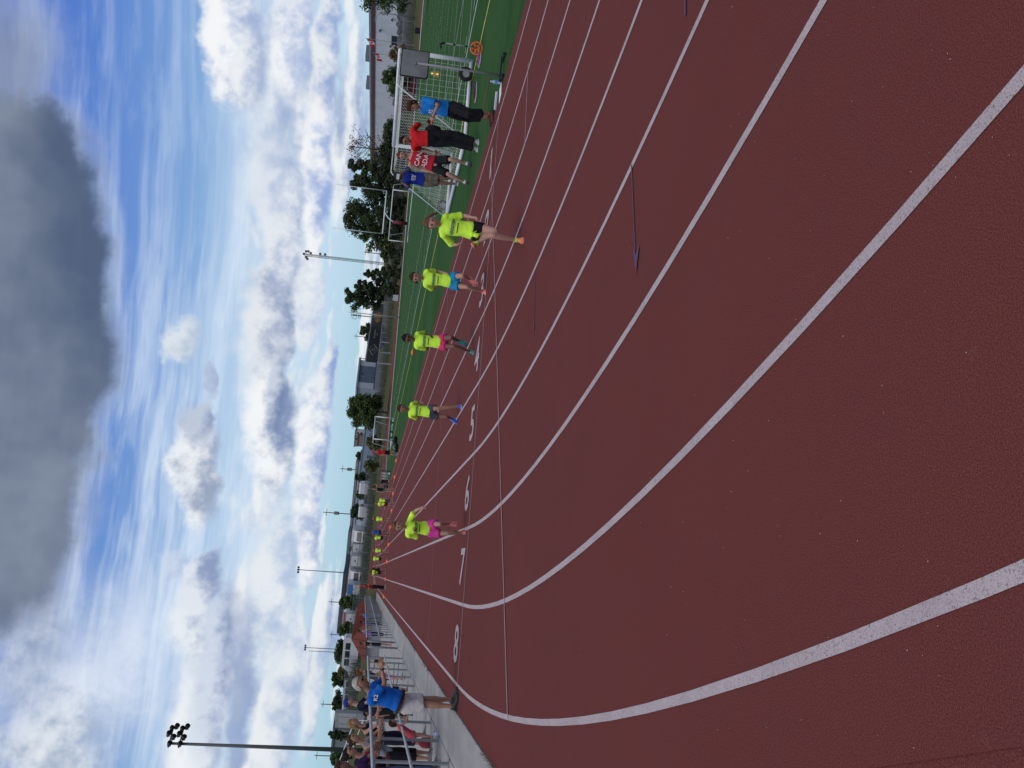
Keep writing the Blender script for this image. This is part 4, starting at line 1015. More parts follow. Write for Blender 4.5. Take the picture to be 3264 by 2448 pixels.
        lf = [(0, .26), (.06, .14), (.14, .17), (.12, .02), (.24, .05), (.2, -.03), (.26, -.07), (.06, -.13), (.02, -.25), (-.02, -.25), (-.06, -.13), (-.26, -.07), (-.2, -.03), (-.24, .05), (-.12, .02), (-.14, .17), (-.06, .14)]
        mesh_obj('maple_leaf', [c + R3 @ Vector((x * .8, 0, z * .8)) for x, z in lf], [tuple(range(len(lf)))], RD, root)
def build_vehicles():
    WHP = mat('truck_white', (.50, .51, .52), .4, .06, .6); FRM = mat('truck_frame', (.24, .25, .26), .5, .1); GLASS = mat('vehicle_glass', (.012, .013, .016), .1, .1); DARK = mat('undercarriage', (.02, .02, .022), .8, .2); LOGO = mat('truck_print', (.12, .14, .17), .6, .1); BLU = mat('truck_blue', (.03, .14, .36), .5, .1); BUMP = mat('bumper', (.40, .41, .42), .5, .1)
    def truck_rear(y, xt, d, label, hw=1.2, blue=False, logo=True):
        p = spot(y, d); root = empty('box_truck', p, RZ); tag(root, label, 'truck', None); zt = topz(xt, y, d) - p.z; zb = max(.9, zt - 2.75); h = zt - zb
        MB().bbox((0, 3.0, zb + h / 2), (2 * hw, 6.0, h), .06).build('cargo_box', WHP, root)
        m = MB(); m.box((-hw + .07, -.03, zb + h / 2), (.14, .10, h)); m.box((hw - .07, -.03, zb + h / 2), (.14, .10, h)); m.box((0, -.03, zb + h - .08), (2 * hw - .28, .10, .16)); m.build('door_frame', FRM, root)
        for k in range(5): MB().box((0, -.02, zb + .08 + (h - .3) * (k + .5) / 5), (2 * hw - .34, .05, (h - .3) / 5 - .015)).build('roller_slat', WHP if not (blue and k >= 3) else BLU, root)
        if logo:
            m = MB(); s = .32; m.add([(-s, -.055, zb + h * .52), (s, -.055, zb + h * .52), (s * .4, -.055, zb + h * .62), (0, -.055, zb + h * .70), (-s * .5, -.055, zb + h * .60)], [(0, 1, 2, 3, 4)]); m.build('emblem', LOGO, root)
            m = MB(); [m.box((x, -.055, zb + h * .36 + dz), (w_, .02, .09)) for x, w_, dz in ((-.55, .34, 0), (-.12, .10, .03), (.12, .14, .02), (.5, .3, 0))]; m.build('small_print', LOGO, root)
        MB().box((0, 2.6, zb - .22), (2 * hw - .5, 5.4, .4)).build('chassis', DARK, root); MB().bbox((0, -.12, zb - .52), (2 * hw - .5, .16, .18), .02).build('bumper', BUMP, root)
        for s in (-1, 1):
            MB().wheel((s * (hw - .28), 1.5, .46), .46, .42, (1, 0, 0), 14).build('wheel', TYRE, root); MB().box((s * (hw - .2), -.06, zb - .12), (.18, .08, .12)).build('tail_light', mat('tail_red', (.30, .02, .02), .3), root)
        return root
    def truck_front(y, xt, d, label, hw=1.15):
        p = spot(y, d); root = empty('truck', p, RZ); tag(root, label, 'truck'); zt = topz(xt, y, d) - p.z
        MB().bbox((0, 4.2, 1.0 + (zt - 1.0) / 2), (2 * hw + .2, 6.0, zt - 1.0), .06).build('cargo_box', WHP, root)
        m = MB(); prof = [(-.0, .55), (-.15, 1.2), (.0, 1.45), (.35, zt * .72), (.6, zt * .86), (2.0, zt * .88), (2.0, .55)]
        m.rings([[Vector((x, yy, z)) for yy, z in prof] for x in (-hw, hw)]); cab = m.build('cab', WHP, root)
        MB().add([(-hw * .88, -.03, 1.5), (hw * .88, -.03, 1.5), (hw * .80, .30, zt * .70), (-hw * .80, .30, zt * .70)], [(0, 1, 2, 3)]).build('windscreen', GLASS, root)
        for s in (-1, 1):
            MB().bbox((s * hw * .78, -.16, 1.02), (.34, .08, .2), .03).build('headlight', mat('headlight', (.6, .6, .62), .2), root); MB().wheel((s * (hw - .16), 1.0, .46), .46, .3, (1, 0, 0), 14).build('wheel', TYRE, root); MB().box((s * (hw + .2), .3, 1.9), (.16, .1, .4)).build('mirror', BLK, root)
        MB().bbox((0, -.2, .62), (2 * hw, .2, .26), .04).build('bumper', BUMP, root); MB().box((0, -.12, 1.05), (1.1, .06, .28)).build('grille', DARK, root)
        return root
    truck_front(1716, 1121, 190, 'white truck facing forward with a black windscreen, first of the row'); truck_rear(1755, 1121, 192, 'white box truck with rolled door and emblem beside the forward-facing truck')
    truck_rear(1793, 1115, 190, 'white box truck with rolled door and emblem next to the plain van body'); truck_rear(1817, 1112, 200, 'plain white truck body without emblem', .6, False, False)
    truck_front(1846, 1110, 188, 'white truck with a dark cab front below the dark depot'); truck_rear(1884, 1106, 185, 'box truck with a blue upper door behind the man in red', 1.1, True)
    truck_front(1942, 1097, 182, 'white truck facing forward between the leafy tree and the red fascia'); truck_rear(1978, 1099, 180, 'white box truck with emblem under the red fascia'); truck_rear(2006, 1101, 182, 'white box truck half hidden by the leafy tree', .9, False, False)
    def van(y, xt, d, label, L=4.6, h=None, side=False, col=None, bus=False):
        p = spot(y, d); root = empty('bus' if bus else 'van', p, RZ + (0 if side else -PI / 2)); tag(root, label, 'bus' if bus else 'van'); h = topz(xt, y, d) - p.z if h is None else h; hw = 1.15 if bus else .95; c = col or WHP
        prof = [(-L / 2, .35), (-L / 2, h * .55), (-L / 2 + (.1 if bus else .55), h * .62), (-L / 2 + (.25 if bus else 1.2), h * .97), (-L / 2 + 1.5, h), (L / 2 - .2, h), (L / 2, h * .9), (L / 2, .35)]
        m = MB(); m.rings([[Vector((x, yy, z)) for x, z in prof] for yy in (-hw, hw)]); m.build('body', c, root)
        n = 9 if bus else 3
        for s in (-1, 1):
            for k in range(n):
                x = -L / 2 + 1.3 + (L - 1.9) * (k + .5) / n; MB().box((x, s * (hw + .005), h * .74), ((L - 1.9) / n * .84, .03, h * .26)).build('window', GLASS, root)
            for x in (-L / 2 + .9, L / 2 - .9): MB().wheel((x, s * (hw - .1), .36), .36, .24, (0, 1, 0), 14).build('wheel', TYRE, root)
        MB().add([(-L / 2 + (.09 if bus else .53), -hw * .85, h * .63), (-L / 2 + (.09 if bus else .53), hw * .85, h * .63), (-L / 2 + (.20 if bus else 1.12), hw * .8, h * .93), (-L / 2 + (.20 if bus else 1.12), -hw * .8, h * .93)], [(3, 2, 1, 0)]).build('windscreen', GLASS, root)
        for s in (-1, 1): MB().bbox((-L / 2 - .02, s * hw * .72, h * .42), (.08, .3, .18), .03).build('headlight', mat('headlight', (.6, .6, .62), .2), root)
        MB().bbox((-L / 2 - .04, 0, .42), (.14, 2 * hw - .1, .24), .03).build('bumper', BUMP, root)
        return root
    van(1556, 1145, 165, 'white van facing the field beside the dark round tree'); van(1630, 1143, 168, 'white van under the dark spreading tree'); van(1606, 1158, 175, 'grey car between the trees on the far road', 4.3, 1.5, True, mat('car_grey', (.14, .15, .17), .3))
    van(2092, 1091, 120, 'white van parked in front of the broad dark tree', 5.0, None, True); van(2185, 1097, 122, 'long white bus with dark windows below the dark trees', 10.0, None, True, None, True)
    van(1085, 1206, 170, 'blue-grey car half hidden under the billboard', 4.4, 1.5, True, mat('car_blue', (.10, .12, .17), .3))
# ------------------------------------------------------------------ people
def remesh(mb, voxel, smooth=6, fac=.5, folds=0.0, fscale=.09, seed=0):
    """one continuous skin over the collected limbs"""
    me = bpy.data.meshes.new('tmp'); me.from_pydata([tuple(v) for v in mb.v], [], mb.f); me.update()
    o = bpy.data.objects.new('tmp', me); C.objects.link(o)
    r = o.modifiers.new('r', 'REMESH'); r.mode = 'VOXEL'; r.voxel_size = voxel; r.use_smooth_shade = True
    s = o.modifiers.new('s', 'SMOOTH'); s.iterations = smooth; s.factor = fac
    if folds:
        tx = bpy.data.textures.get('folds') or bpy.data.textures.new('folds', 'CLOUDS'); tx.noise_scale = fscale; tx.noise_depth = 2
        d = o.modifiers.new('d', 'DISPLACE'); d.texture = tx; d.strength = folds; d.mid_level = .5; d.texture_coords = 'GLOBAL' if False else 'LOCAL'
    dg = bpy.context.evaluated_depsgraph_get(); out = bpy.data.meshes.new_from_object(o.evaluated_get(dg))
    bpy.data.objects.remove(o); bpy.data.meshes.remove(me)
    out.polygons.foreach_set('use_smooth', [True] * len(out.polygons))
    return out
SKIN = {k: mat('skin_' + k, c, .55, .10, 9.0, spec=.3) for k, c in dict(fair=(.42, .235, .165), tan=(.30, .155, .095), warm=(.36, .19, .125), brown=(.17, .085, .055), pink=(.46, .25, .19)).items()}
HAIR = {k: mat('hair_' + k, c, .75, .45, 40.0, spec=.08, bump=.3, bscale=90) for k, c in dict(brown=(.045, .022, .011), dark=(.012, .009, .008), blond=(.22, .135, .055), grey=(.34, .32, .28), red=(.11, .034, .010), sandy=(.125, .066, .030)).items()}
def cloth(name, col, rough=.8, var=.10): return mat('cloth_' + name, col, rough, var, 7.0, spec=.12, bump=.10, bscale=22)
NEON = cloth('neon', (.60, .96, .07), .7, .04)
BLACKC = cloth('black', (.012, .012, .014)); 
LIPS = mat('lips', (.30, .095, .085), .5, .1); EYE = mat('eye_dark', (.02, .014, .012), .3, .1); EYED = mat('eye_shadowed', (.16, .10, .08), .4, .1); SHADE = mat('sunglasses', (.008, .008, .010), .15, .1)
BONE = dict(trunk=.300, neck=.118, shoulder=.110, uarm=.172, farm=.150, hip=.052, thigh=.240, shank=.235, hand=.10)
def solve_depth(parent, px, L, sign):
    """point on the ray of a photo pixel at distance L from parent; sign -1 nearer, +1 farther"""
    r = ray(*px); k0 = depth_of(parent)
    best = CAMP + r * k0
    # closest approach along the ray
    rl = r.length; rn = r / rl; w = parent - CAMP; t0 = w.dot(rn); c = CAMP + rn * t0; d2 = (parent - c).length_squared
    if d2 >= L * L: return c if d2 < (L * 1.25) ** 2 else parent + (c - parent).normalized() * L * 1.2
    return c + rn * (math.sqrt(L * L - d2) * sign)
def limb(mb, a, b, r0, r1, bulge=0.0, n=10, ref=None):
    a, b = Vector(a), Vector(b); d = (b - a).normalized()
    P, R = [], []
    for t in (0, .25, .5, .75, 1.0):
        P.append(a.lerp(b, t)); R.append(r0 + (r1 - r0) * t + bulge * math.sin(PI * min(1, t * 1.25 + .05)) * (1 if t < .9 else 0))
    mb.ball(a, r0 * 1.0, 10, 6); mb.ball(b, r1 * 1.0, 10, 6)
    mb.tube(P, R, n)
def frame3(fwd, up):
    up = up.normalized(); f = (fwd - up * fwd.dot(up)).normalized(); right = f.cross(up).normalized()   # person's own right
    return f, up, right
def oriented(c, f, u, r, pts): return [c + r * p[0] + f * p[1] + u * p[2] for p in pts]
def head_mesh(c, f, u, r, s, skin_detail=True):
    """skull with brow, eye sockets, nose, lips, chin and ears; s = head height"""
    nu, nv = 20, 16; rings = []
    for i in range(nv + 1):
        t = PI * (i + .03) / (nv + .06); z = math.cos(t); ring = []
        for j in range(nu):
            a = 2 * PI * j / nu; sx, sy = math.sin(a), math.cos(a)       # sy>0 front
            w = math.sin(t)
            X = .335 * w * sx; Y = .405 * w * sy; Z = .5 * z
            if Z < -.05:                                             # jaw
                k = min(1, (-.05 - Z) / .45); X *= 1 - .30 * k; Y *= (1 - .10 * k) if sy > 0 else (1 - .42 * k)
                if sy > .2: Y += .035 * k
            if sy > .55 and abs(X) < .09:                            # nose
                k = max(0, 1 - abs(Z + .075) / .11) * max(0, 1 - abs(X) / .085); Y += .085 * k
            if sy > .3:                                              # sockets and brow
                for ex in (-.125, .125): k = math.exp(-((X - ex) ** 2) / .0035 - ((Z - .02) ** 2) / .0025); Y -= .045 * k
                k = math.exp(-((Z - .085) ** 2) / .002) * (1 if abs(X) < .2 else .4); Y += .014 * k
                k = math.exp(-((Z + .235) ** 2) / .0018 - X * X / .012); Y += .020 * k
            ring.append(c + r * (X * s) + f * (Y * s) + u * (Z * s))
        rings.append(ring)
    m = MB().rings(rings[::-1])
    for sx in (-1, 1): m.tube(oriented(c, f, u, r, [(sx * .325 * s, -.02 * s, .05 * s), (sx * .365 * s, -.05 * s, .0), (sx * .325 * s, -.02 * s, -.10 * s)]), [.02 * s, .055 * s, .02 * s], 6)
    return m
def hand(mb, w, d, palm_n, s, curl=.5, side=1):
    """palm and five fingers from wrist w along d; palm_n = palm normal"""
    d = d.normalized(); n = (palm_n - d * palm_n.dot(d)); n = n.normalized() if n.length > 1e-4 else d.orthogonal().normalized(); x = d.cross(n) * side
    L = .095 * s
    mb.tube([w, w + d * L * .45, w + d * L], [(.020 * s, .026 * s), (.017 * s, .041 * s), (.014 * s, .042 * s)], 8, ref=n)
    for k, (o, l) in enumerate(((-.030, .070), (-.010, .080), (.010, .075), (.029, .058))):
        b = w + d * L * .97 + x * (o * s); p = [b]; dd = d
        for q in range(3):
            ang = curl * (.55 + .25 * q); dd = (dd * math.cos(ang) + n * math.sin(ang)).normalized(); p.append(p[-1] + dd * (l * s / 3 * (1.2 - .2 * q)))
        mb.tube(p, [.0095 * s, .009 * s, .008 * s, .006 * s], 6)
    b = w + d * L * .30 - x * .028 * s; t1 = b + (d * .6 - x * .65 + n * .3).normalized() * .038 * s; t2 = t1 + (d * .85 - x * .1 + n * .45).normalized() * .032 * s
    mb.tube([b, t1, t2], [.013 * s, .011 * s, .007 * s], 6)
def shoe_mesh(ank, toe, up, s, thick=1.0):
    """trainer: sole and upper, ankle to toe"""
    f, u, r = frame3(toe, up); L = .27 * s; h = .085 * s; w = .048 * s
    heel = ank - u * h - f * .055 * s
    up_, so = MB(), MB()
    prof = [(0, .035, .085), (.10, .046, .092), (.25, .046, .078), (.45, .046, .058), (.68, .052, .043), (.86, .046, .034), (1.0, .020, .022)]
    rings = []
    for t, ww, hh in prof:
        c = heel + f * (t * L); W_ = ww * s * thick; H_ = hh * s * thick
        rings.append([c + r * (W_ * math.cos(a)) + u * (.014 * s + max(0, math.sin(a)) * H_) for a in [PI * k / 7 for k in range(8)]])
    up_.rings(rings)
    rings = [[heel + f * (t * L * 1.03 - .006 * s) + r * (q * (ww * 1.10 * s)) + u * z for q, z in ((-1, 0), (1, 0), (1, .024 * s), (-1, .024 * s))] for t, ww, hh in prof]
    so.rings(rings)
    return up_, so
def sock_collar(ank, kn, s): 
    d = (kn - ank).normalized(); return MB().tube([ank - d * .03 * s, ank + d * .05 * s], [.040 * s, .040 * s], 10)
class Person:
    def __init__(P, label, H, skin='fair', hair='brown', group=None, detail=2, child=False, female=True):
        P.label, P.H, P.skin, P.hair, P.group, P.detail, P.child, P.female = label, H, SKIN[skin], HAIR[hair], group, detail, child, female
        P.s = H / 1.72; P.J = {}
        P.hs = H * (.160 if child else .146)          # head height
    def bones(P, k): return BONE[k] * P.H * (.93 if P.child and k in ('thigh', 'shank') else 1)
    # --- joints from photo pixels
    def from_pixels(P, depth, yaw, pel, neck, head, lean=0, headyaw=None, **jt):
        """pixels (x, y); yaw: 0 faces the camera, + turns to the picture's upright right; joint=(x, y, sign)"""
        J = P.J; J['pel'] = at(*pel, depth)
        J['neck'] = solve_depth(J['pel'], neck, P.bones('trunk'), -1 if lean >= 0 else 1) if lean else at(*neck, depth)
        J['head'] = at(*head, depth_of(J['neck']) - .02 - (.05 if lean > 0 else 0))
        P.fwd = -_Fh * math.cos(yaw) + _R * math.sin(yaw)
        P._fin_axes(headyaw)
        for sd in 'LR':
            for a, b, k in (('sh', 'el', 'uarm'), ('el', 'wr', 'farm'), ('hip', 'kn', 'thigh'), ('kn', 'an', 'shank')):
                q = jt.get(b + sd)
                if q is None: continue
                J[b + sd] = Vector(q[:3]) if len(q) == 4 else solve_depth(J[a + sd], q[:2], P.bones(k), q[2])
        return P
    def _fin_axes(P, headyaw=None):
        J = P.J; up = (J['neck'] - J['pel']).normalized(); f, u, r = frame3(P.fwd, up); P.f, P.u, P.r = f, u, r
        for sd, sg in (('L', -1), ('R', 1)):
            J['sh' + sd] = J['neck'] - u * .040 * P.H + r * sg * P.bones('shoulder') * (.80 if P.child else .92 if P.female else 1.06)
            J['hip' + sd] = J['pel'] + r * sg * P.bones('hip') - u * .01 * P.H
        hf = P.fwd if headyaw is None else (-_Fh * math.cos(headyaw) + _R * math.sin(headyaw))
        hu = (J['head'] - J['neck']).normalized() * .35 + Vector((0, 0, .65))
        P.hf, P.hu, P.hr = frame3(hf, hu)
    # --- joints from a template standing at a ground point
    def stand(P, base, face, arms='down', legs='stand', lean=0.0, seed=0, headturn=0.0):
        """face: world direction angle (radians, 0 = +X)"""
        rr = random.Random(seed); J = P.J; H = P.H
        f = Vector((math.cos(face), math.sin(face), 0)); r = f.cross(Vector((0, 0, 1))); P.fwd = f; base = Vector(base); Z = Vector((0, 0, 1))
        hipz = (P.bones('thigh') + P.bones('shank')) * .985 + .045 * H
        if legs == 'squat': hipz = .30 * H
        J['pel'] = base + Z * hipz
        J['neck'] = J['pel'] + (Z * math.cos(lean) + f * math.sin(lean)) * P.bones('trunk')
        J['head'] = J['neck'] + (Z * math.cos(lean * .5) + f * math.sin(lean * .5 + .12)) * P.bones('neck')
        P._fin_axes(); hf = (Matrix.Rotation(headturn, 3, 'Z') @ f); P.hf, P.hu, P.hr = frame3(hf, Z)
        for sd, sg in (('L', -1), ('R', 1)):
            hp = J['hip' + sd]; sh = J['sh' + sd]; th, sk, ua, fa = (P.bones(k) for k in ('thigh', 'shank', 'uarm', 'farm'))
            if legs == 'stand':
                ft = base + r * sg * rr.uniform(.055, .085) * H + f * rr.uniform(-.03, .03) * H; J['an' + sd] = ft + Z * .045 * H
                J['kn' + sd] = hp.lerp(J['an' + sd], .5) + f * .012 * H
            elif legs in ('run', 'run2'):
                lead = (sd == 'R') == (legs == 'run')
                if lead: J['kn' + sd] = hp + (f * .62 - Z * .78).normalized() * th; J['an' + sd] = J['kn' + sd] + (-Z * .92 - f * .25).normalized() * sk
                else: J['kn' + sd] = hp + (-Z * .98 - f * .15).normalized() * th; J['an' + sd] = J['kn' + sd] + (-Z * .75 - f * .66).normalized() * sk
            elif legs == 'squat':
                J['kn' + sd] = hp + (f * .9 + r * sg * .25 + Z * .15).normalized() * th; J['an' + sd] = base + r * sg * .08 * H + f * .10 * H + Z * .045 * H
            am = arms if isinstance(arms, str) else arms[0 if sd == 'L' else 1]
            if am == 'down': e = (-Z + r * sg * .14 + f * rr.uniform(-.08, .08)); w = (-Z + f * rr.uniform(.12, .3) + r * sg * .03)
            elif am == 'hips': e = (-Z * .75 + r * sg * .68 - f * .1); w = (-Z * .45 - r * sg * .85 + f * .2)
            elif am == 'phone': e = (-Z * .72 + f * .6 + r * sg * .12); w = (Z * .72 + f * .55 - r * sg * .35)
            elif am == 'fold': e = (-Z * .93 + f * .25 + r * sg * .12); w = (f * .35 - r * sg * .85 + Z * .10)
            elif am == 'rail': e = (-Z * .70 + f * .65 + r * sg * .15); w = (f * .85 - Z * .05 - r * sg * .45)
            elif am == 'up': e = (Z * .3 + f * .35 + r * sg * .75); w = (Z * .8 - r * sg * .55 + f * .1)
            elif am == 'point': e = (f * .9 - Z * .35 + r * sg * .1); w = (f * .98 + Z * .1)
            elif am == 'bent': e = (-Z * .85 - f * .35 + r * sg * .18); w = (f * .8 + Z * .35 - r * sg * .3)
            else: e = -Z; w = -Z
            J['el' + sd] = sh + e.normalized() * ua; J['wr' + sd] = J['el' + sd] + w.normalized() * fa
        return P
    def mm(P, *a): return [q * P.s for q in a]
    # --- build
    def build(P, shirt=NEON, shirt_len=.55, sleeve=.55, bottom=None, bottom_len=.45, loose=1.0, shoes=((.1, .1, .1), (.6, .6, .6)), tank=False, dress=False, belly=0.0, hairstyle='pony', glasses=False, cap=None, socks=None, print_text=None, bare_feet=False, bottom_tight=False, curl=.5, toes=None, belt=None, name='person', pony=.12):
        J, s, H = P.J, P.s, P.H; hi = P.detail >= 2
        org = Vector((J['pel'].x, J['pel'].y, zg(J['pel'].x, J['pel'].y)))
        root = empty(name, org); tag(root, P.label, 'person', P.group)
        J = {k: v - org for k, v in J.items()}
        f, u, r = P.f, P.u, P.r
        th = .95 if P.child else 1.0; fm = P.female or P.child
        # -------- body core
        b = MB(); tr = J['neck'] - J['pel']; L = tr.length
        wid = (.84 if P.child else .92 if fm else 1.04) * (1 + belly * .22)
        sec = [(-.20, .105, .085), (-.08, .155 if not P.child else .135, .105), (.08, .158 if not P.child else .13, .105), (.30, .125, .092), (.55, .140, .102), (.76, .152, .100), (.90, .125, .080), (1.0, .060, .058)]
        def torso(mb, off=0.0, lo=-1, hi_=2, flare=0.0, bl=belly):
            pts, rr_ = [], []
            for t, w_, d_ in sec:
                if t < lo or t > hi_: continue
                k = math.exp(-((t - .25) / .3) ** 2) * bl
                pts.append(J['pel'] + tr * t + f * (k * .05 * s)); fl = flare * max(0, (.5 - t))
                rr_.append(((w_ * wid * s + off + fl), (d_ * (1 + k * .55) * s + off + fl * .8)))
            mb.tube(pts, rr_, 18, ref=r)
        torso(b, 0)
        b.cap_tube(J['neck'] - u * .03 * s, J['head'] - P.hu * P.hs * .15, .052 * s * th, .050 * s * th, 10)
        for sd in 'LR':
            limb(b, J['sh' + sd], J['el' + sd], .048 * s * th * (1 if not fm else .88), .037 * s * th * .95, .004 * s)
            limb(b, J['el' + sd], J['wr' + sd], .036 * s * th * .98, .024 * s * th, .006 * s)
            b.ball(J['sh' + sd], .050 * s * th, 10, 7); b.cap_tube(J['neck'] - u * .05 * s, J['sh' + sd] - u * .01 * s, .045 * s, .045 * s, 8)
            limb(b, J['hip' + sd], J['kn' + sd], .083 * s * th, .050 * s * th, .004 * s)
            limb(b, J['kn' + sd], J['an' + sd], .050 * s * th, .033 * s * th, .012 * s)
        vox = .017 * s if hi else .028 * s
        core = remesh(b, vox, 5)
        # head and hands joined onto the same mesh
        ex = head_mesh(J['head'], P.hf, P.hu, P.hr, P.hs)
        for sd, sg in (('L', -1), ('R', 1)):
            d = J['wr' + sd] - J['el' + sd]; pn = (f * .6 - r * sg * .8)
            hand(ex, J['wr' + sd] - d.normalized() * .012 * s, d, pn, s * (1.0 if not P.child else .95), curl, sg)
            if bare_feet:
                t = (toes or {}).get(sd, P.fwd); uu, so = shoe_mesh(J['an' + sd], t, Vector((0, 0, 1)), s, .85); ex.add(uu.v, uu.f)
        bm_ = bmesh.new(); bm_.from_mesh(core); vs = [bm_.verts.new(v) for v in ex.v]
        for fc in ex.f:
            try: q = bm_.faces.new([vs[i] for i in fc]); q.smooth = True
            except ValueError: pass
        bm_.normal_update(); bm_.to_mesh(core); bm_.free()
        body = link('body', core, P.skin, root)
        # -------- bottoms
        if bottom is not None:
            q = MB(); lo_ = .20 - shirt_len * .62; torso(q, .010 * s, -.25, .14); tt = [max(-.1, lo_ - .15), lo_, lo_ + (.09 if not belt else .02)]
            q.tube([J['pel'] + tr * t + f * (math.exp(-((t - .25) / .3) ** 2) * belly * .05 * s) for t in tt], [((.150 if not P.child else .130) * wid * s + .010 * s, .102 * (1 + belly * .5 * math.exp(-((t - .25) / .3) ** 2)) * s + .010 * s) for t in tt], 18, ref=r)
            ln = bottom_len
            for sd in 'LR':
                a, k_, c = J['hip' + sd], J['kn' + sd], J['an' + sd]
                ins = (.010 if bottom_tight else .026 * loose) * s
                if ln <= 1.0:
                    e = a.lerp(k_, ln); m2 = a.lerp(e, .5); r0 = .086 * s * th; r1 = (.083 + (.050 - .083) * ln) * s * th + .006 * s
                    q.tube([a + u * .03 * s, m2, e], [r0 + ins * .6, (r0 + r1) / 2 + ins * .9, r1 + ins * (1.15 if not bottom_tight else .7)], 14)
                else:
                    e = k_.lerp(c, ln - 1.0)
                    q.tube([a + u * .03 * s, a.lerp(k_, .5), k_, k_.lerp(e, .5), e], [(.086 * th) * s + ins * .6, .070 * s * th + ins, .054 * s * th + ins, .056 * s * th + ins * .9, .046 * s * th + ins * (1.0)], 14)
            me = remesh(q, vox * .95, 3, .5, .026 * s * loose if hi else 0, .16 * s)
            link('leggings' if bottom_tight else ('trousers' if ln > 1 else 'shorts'), me, bottom, root)
        # -------- top
        top = None
        if shirt is not None:
            q = MB(); lo = .20 - shirt_len * .62
            off = (.018 + .014 * (loose - 1)) * s
            pts, rr_ = [], []
            for t in (lo, lo + (.35 - lo) * .5, .35, .55, .75, .88, 1.0 if not tank else .92):
                # interpolate the torso section
                for (t0, w0, d0), (t1, w1, d1) in zip(sec, sec[1:]):
                    if t0 <= t <= t1 or (t < sec[0][0] and t0 == sec[0][0]): kk = min(1, max(0, (t - t0) / (t1 - t0))); w_, d_ = w0 + (w1 - w0) * kk, d0 + (d1 - d0) * kk; break
                if t < .35: w_ = max(w_, .138); d_ = max(d_, .098)
                k = math.exp(-((t - .25) / .3) ** 2) * belly
                fl = .020 * max(0, .5 - t) * loose * (3.0 if dress else 1.0)
                pts.append(J['pel'] + tr * t + f * (k * .05 * s)); rr_.append((w_ * wid * s + off + fl * s, d_ * (1 + k * .55) * s + off + fl * s))
            if not tank: rr_[-1] = (.074 * s, .066 * s)
            q.tube(pts, rr_, 20, ref=r)
            for sd, sg in (('L', -1), ('R', 1)):
                if tank:
                    q.cap_tube(J['sh' + sd] - r * sg * .045 * s - u * .03 * s, J['neck'] - u * .02 * s + r * sg * .05 * s, .045 * s, .036 * s, 8)
                else:
                    a, e = J['sh' + sd], J['el' + sd]; c = a.lerp(e, min(1, sleeve))
                    pp = [J['neck'] - u * .055 * s, a - r * sg * .0 - u * .004 * s, a.lerp(c, .5), c]; q.tube(pp, [.058 * s, .058 * s * th, .056 * s * th + .008 * s * loose, .052 * s * th + .014 * s * loose], 12)
                    q.ball(a - u * .004 * s, .069 * s * th, 10, 7); q.cap_tube(J['neck'] - u * .036 * s, a, .062 * s, .062 * s, 10)
                    if sleeve > 1: q.tube([e, J['wr' + sd].lerp(e, .1)], [.05 * s, .038 * s], 10)
            me = remesh(q, vox * .9, 3, .5, .030 * s * loose if hi else 0, .17 * s)
            top = link('dress' if dress else ('singlet' if tank else 'shirt'), me, shirt, root)
            if belt:
                kb = math.exp(-((lo - .25) / .3) ** 2) * belly; bc = f * (kb * .05 * s)
                MB().tube([J['pel'] + tr * (lo - .055) + bc, J['pel'] + tr * (lo + .03) + bc], [(max(.158, .138) * wid * s + off + .020 * s, .106 * (1 + kb * .55) * s + off + .020 * s)] * 2, 20, ref=r).build('belt', belt, root)
        # -------- print on the chest
        if print_text and top is not None:
            bvh = BVHTree.FromPolygons([v.co.copy() for v in top.data.vertices], [tuple(p.vertices) for p in top.data.polygons])
            for (txt, size, sx, dz, m_, bx) in print_text:
                items = []
                if bx:
                    nx, nz = 14, 5; vs = []; w_, h_ = bx
                    for i in range(nx + 1):
                        for j in range(nz + 1): vs.append(((i / nx - .5) * w_, (j / nz - .5) * h_))
                    fs = [(i * (nz + 1) + j, (i + 1) * (nz + 1) + j, (i + 1) * (nz + 1) + j + 1, i * (nz + 1) + j + 1) for i in range(nx) for j in range(nz)]
                    items.append((vs, fs, m_, .003))
                if txt:
                    me = text_mesh(txt, size, sx, .0015); bmx = bmesh.new(); bmx.from_mesh(me); bmesh.ops.triangulate(bmx, faces=bmx.faces[:]); bmesh.ops.subdivide_edges(bmx, edges=bmx.edges[:], cuts=1, use_grid_fill=True); 
                    bmx.verts.ensure_lookup_table(); items.append(([(v.co.x, v.co.y) for v in bmx.verts], [tuple(v.index for v in fc.verts) for fc in bmx.faces], m_, .006)); bmx.free(); bpy.data.meshes.remove(me)
                cpt = J['pel'] + tr * dz
                for vs, fs, m__, lift in items:
                    out = []
                    for (x, z) in vs:
                        o_ = cpt - r * (x * s) + u * (z * s) + f * .6
                        hit = bvh.ray_cast(o_, -f); p = hit[0] + f * lift if hit[0] is not None else o_ - f * .45
                        out.append(p)
                    mesh_obj('print', out, [tuple(reversed(q)) for q in fs] if True else fs, m__, top)
        # -------- shoes
        if not bare_feet:
            um, sm = [m if not isinstance(m, tuple) else mat('shoe_%02d_%02d_%02d' % tuple(int(c * 99) for c in m), m, .6, .15, 20.0) for m in shoes[:2]]
            for sd in 'LR':
                t = (toes or {}).get(sd)
                if t is None:
                    sh = (J['kn' + sd] - J['an' + sd]).normalized(); t = P.fwd - sh * P.fwd.dot(sh) * .9; upv = Vector((0, 0, 1)) if sh.z > .93 else sh
                else: t, upv = t
                a, b_ = shoe_mesh(J['an' + sd], t, upv, s * (1.0 if not P.child else .98)); so = a.build('shoe', um, root, True); b_.build('sole', sm, so)
                if socks: sock_collar(J['an' + sd], J['kn' + sd], s).build('sock', socks, root, True)
        # -------- face, hair
        c, hf, hu, hr, S = J['head'], P.hf, P.hu, P.hr, P.hs
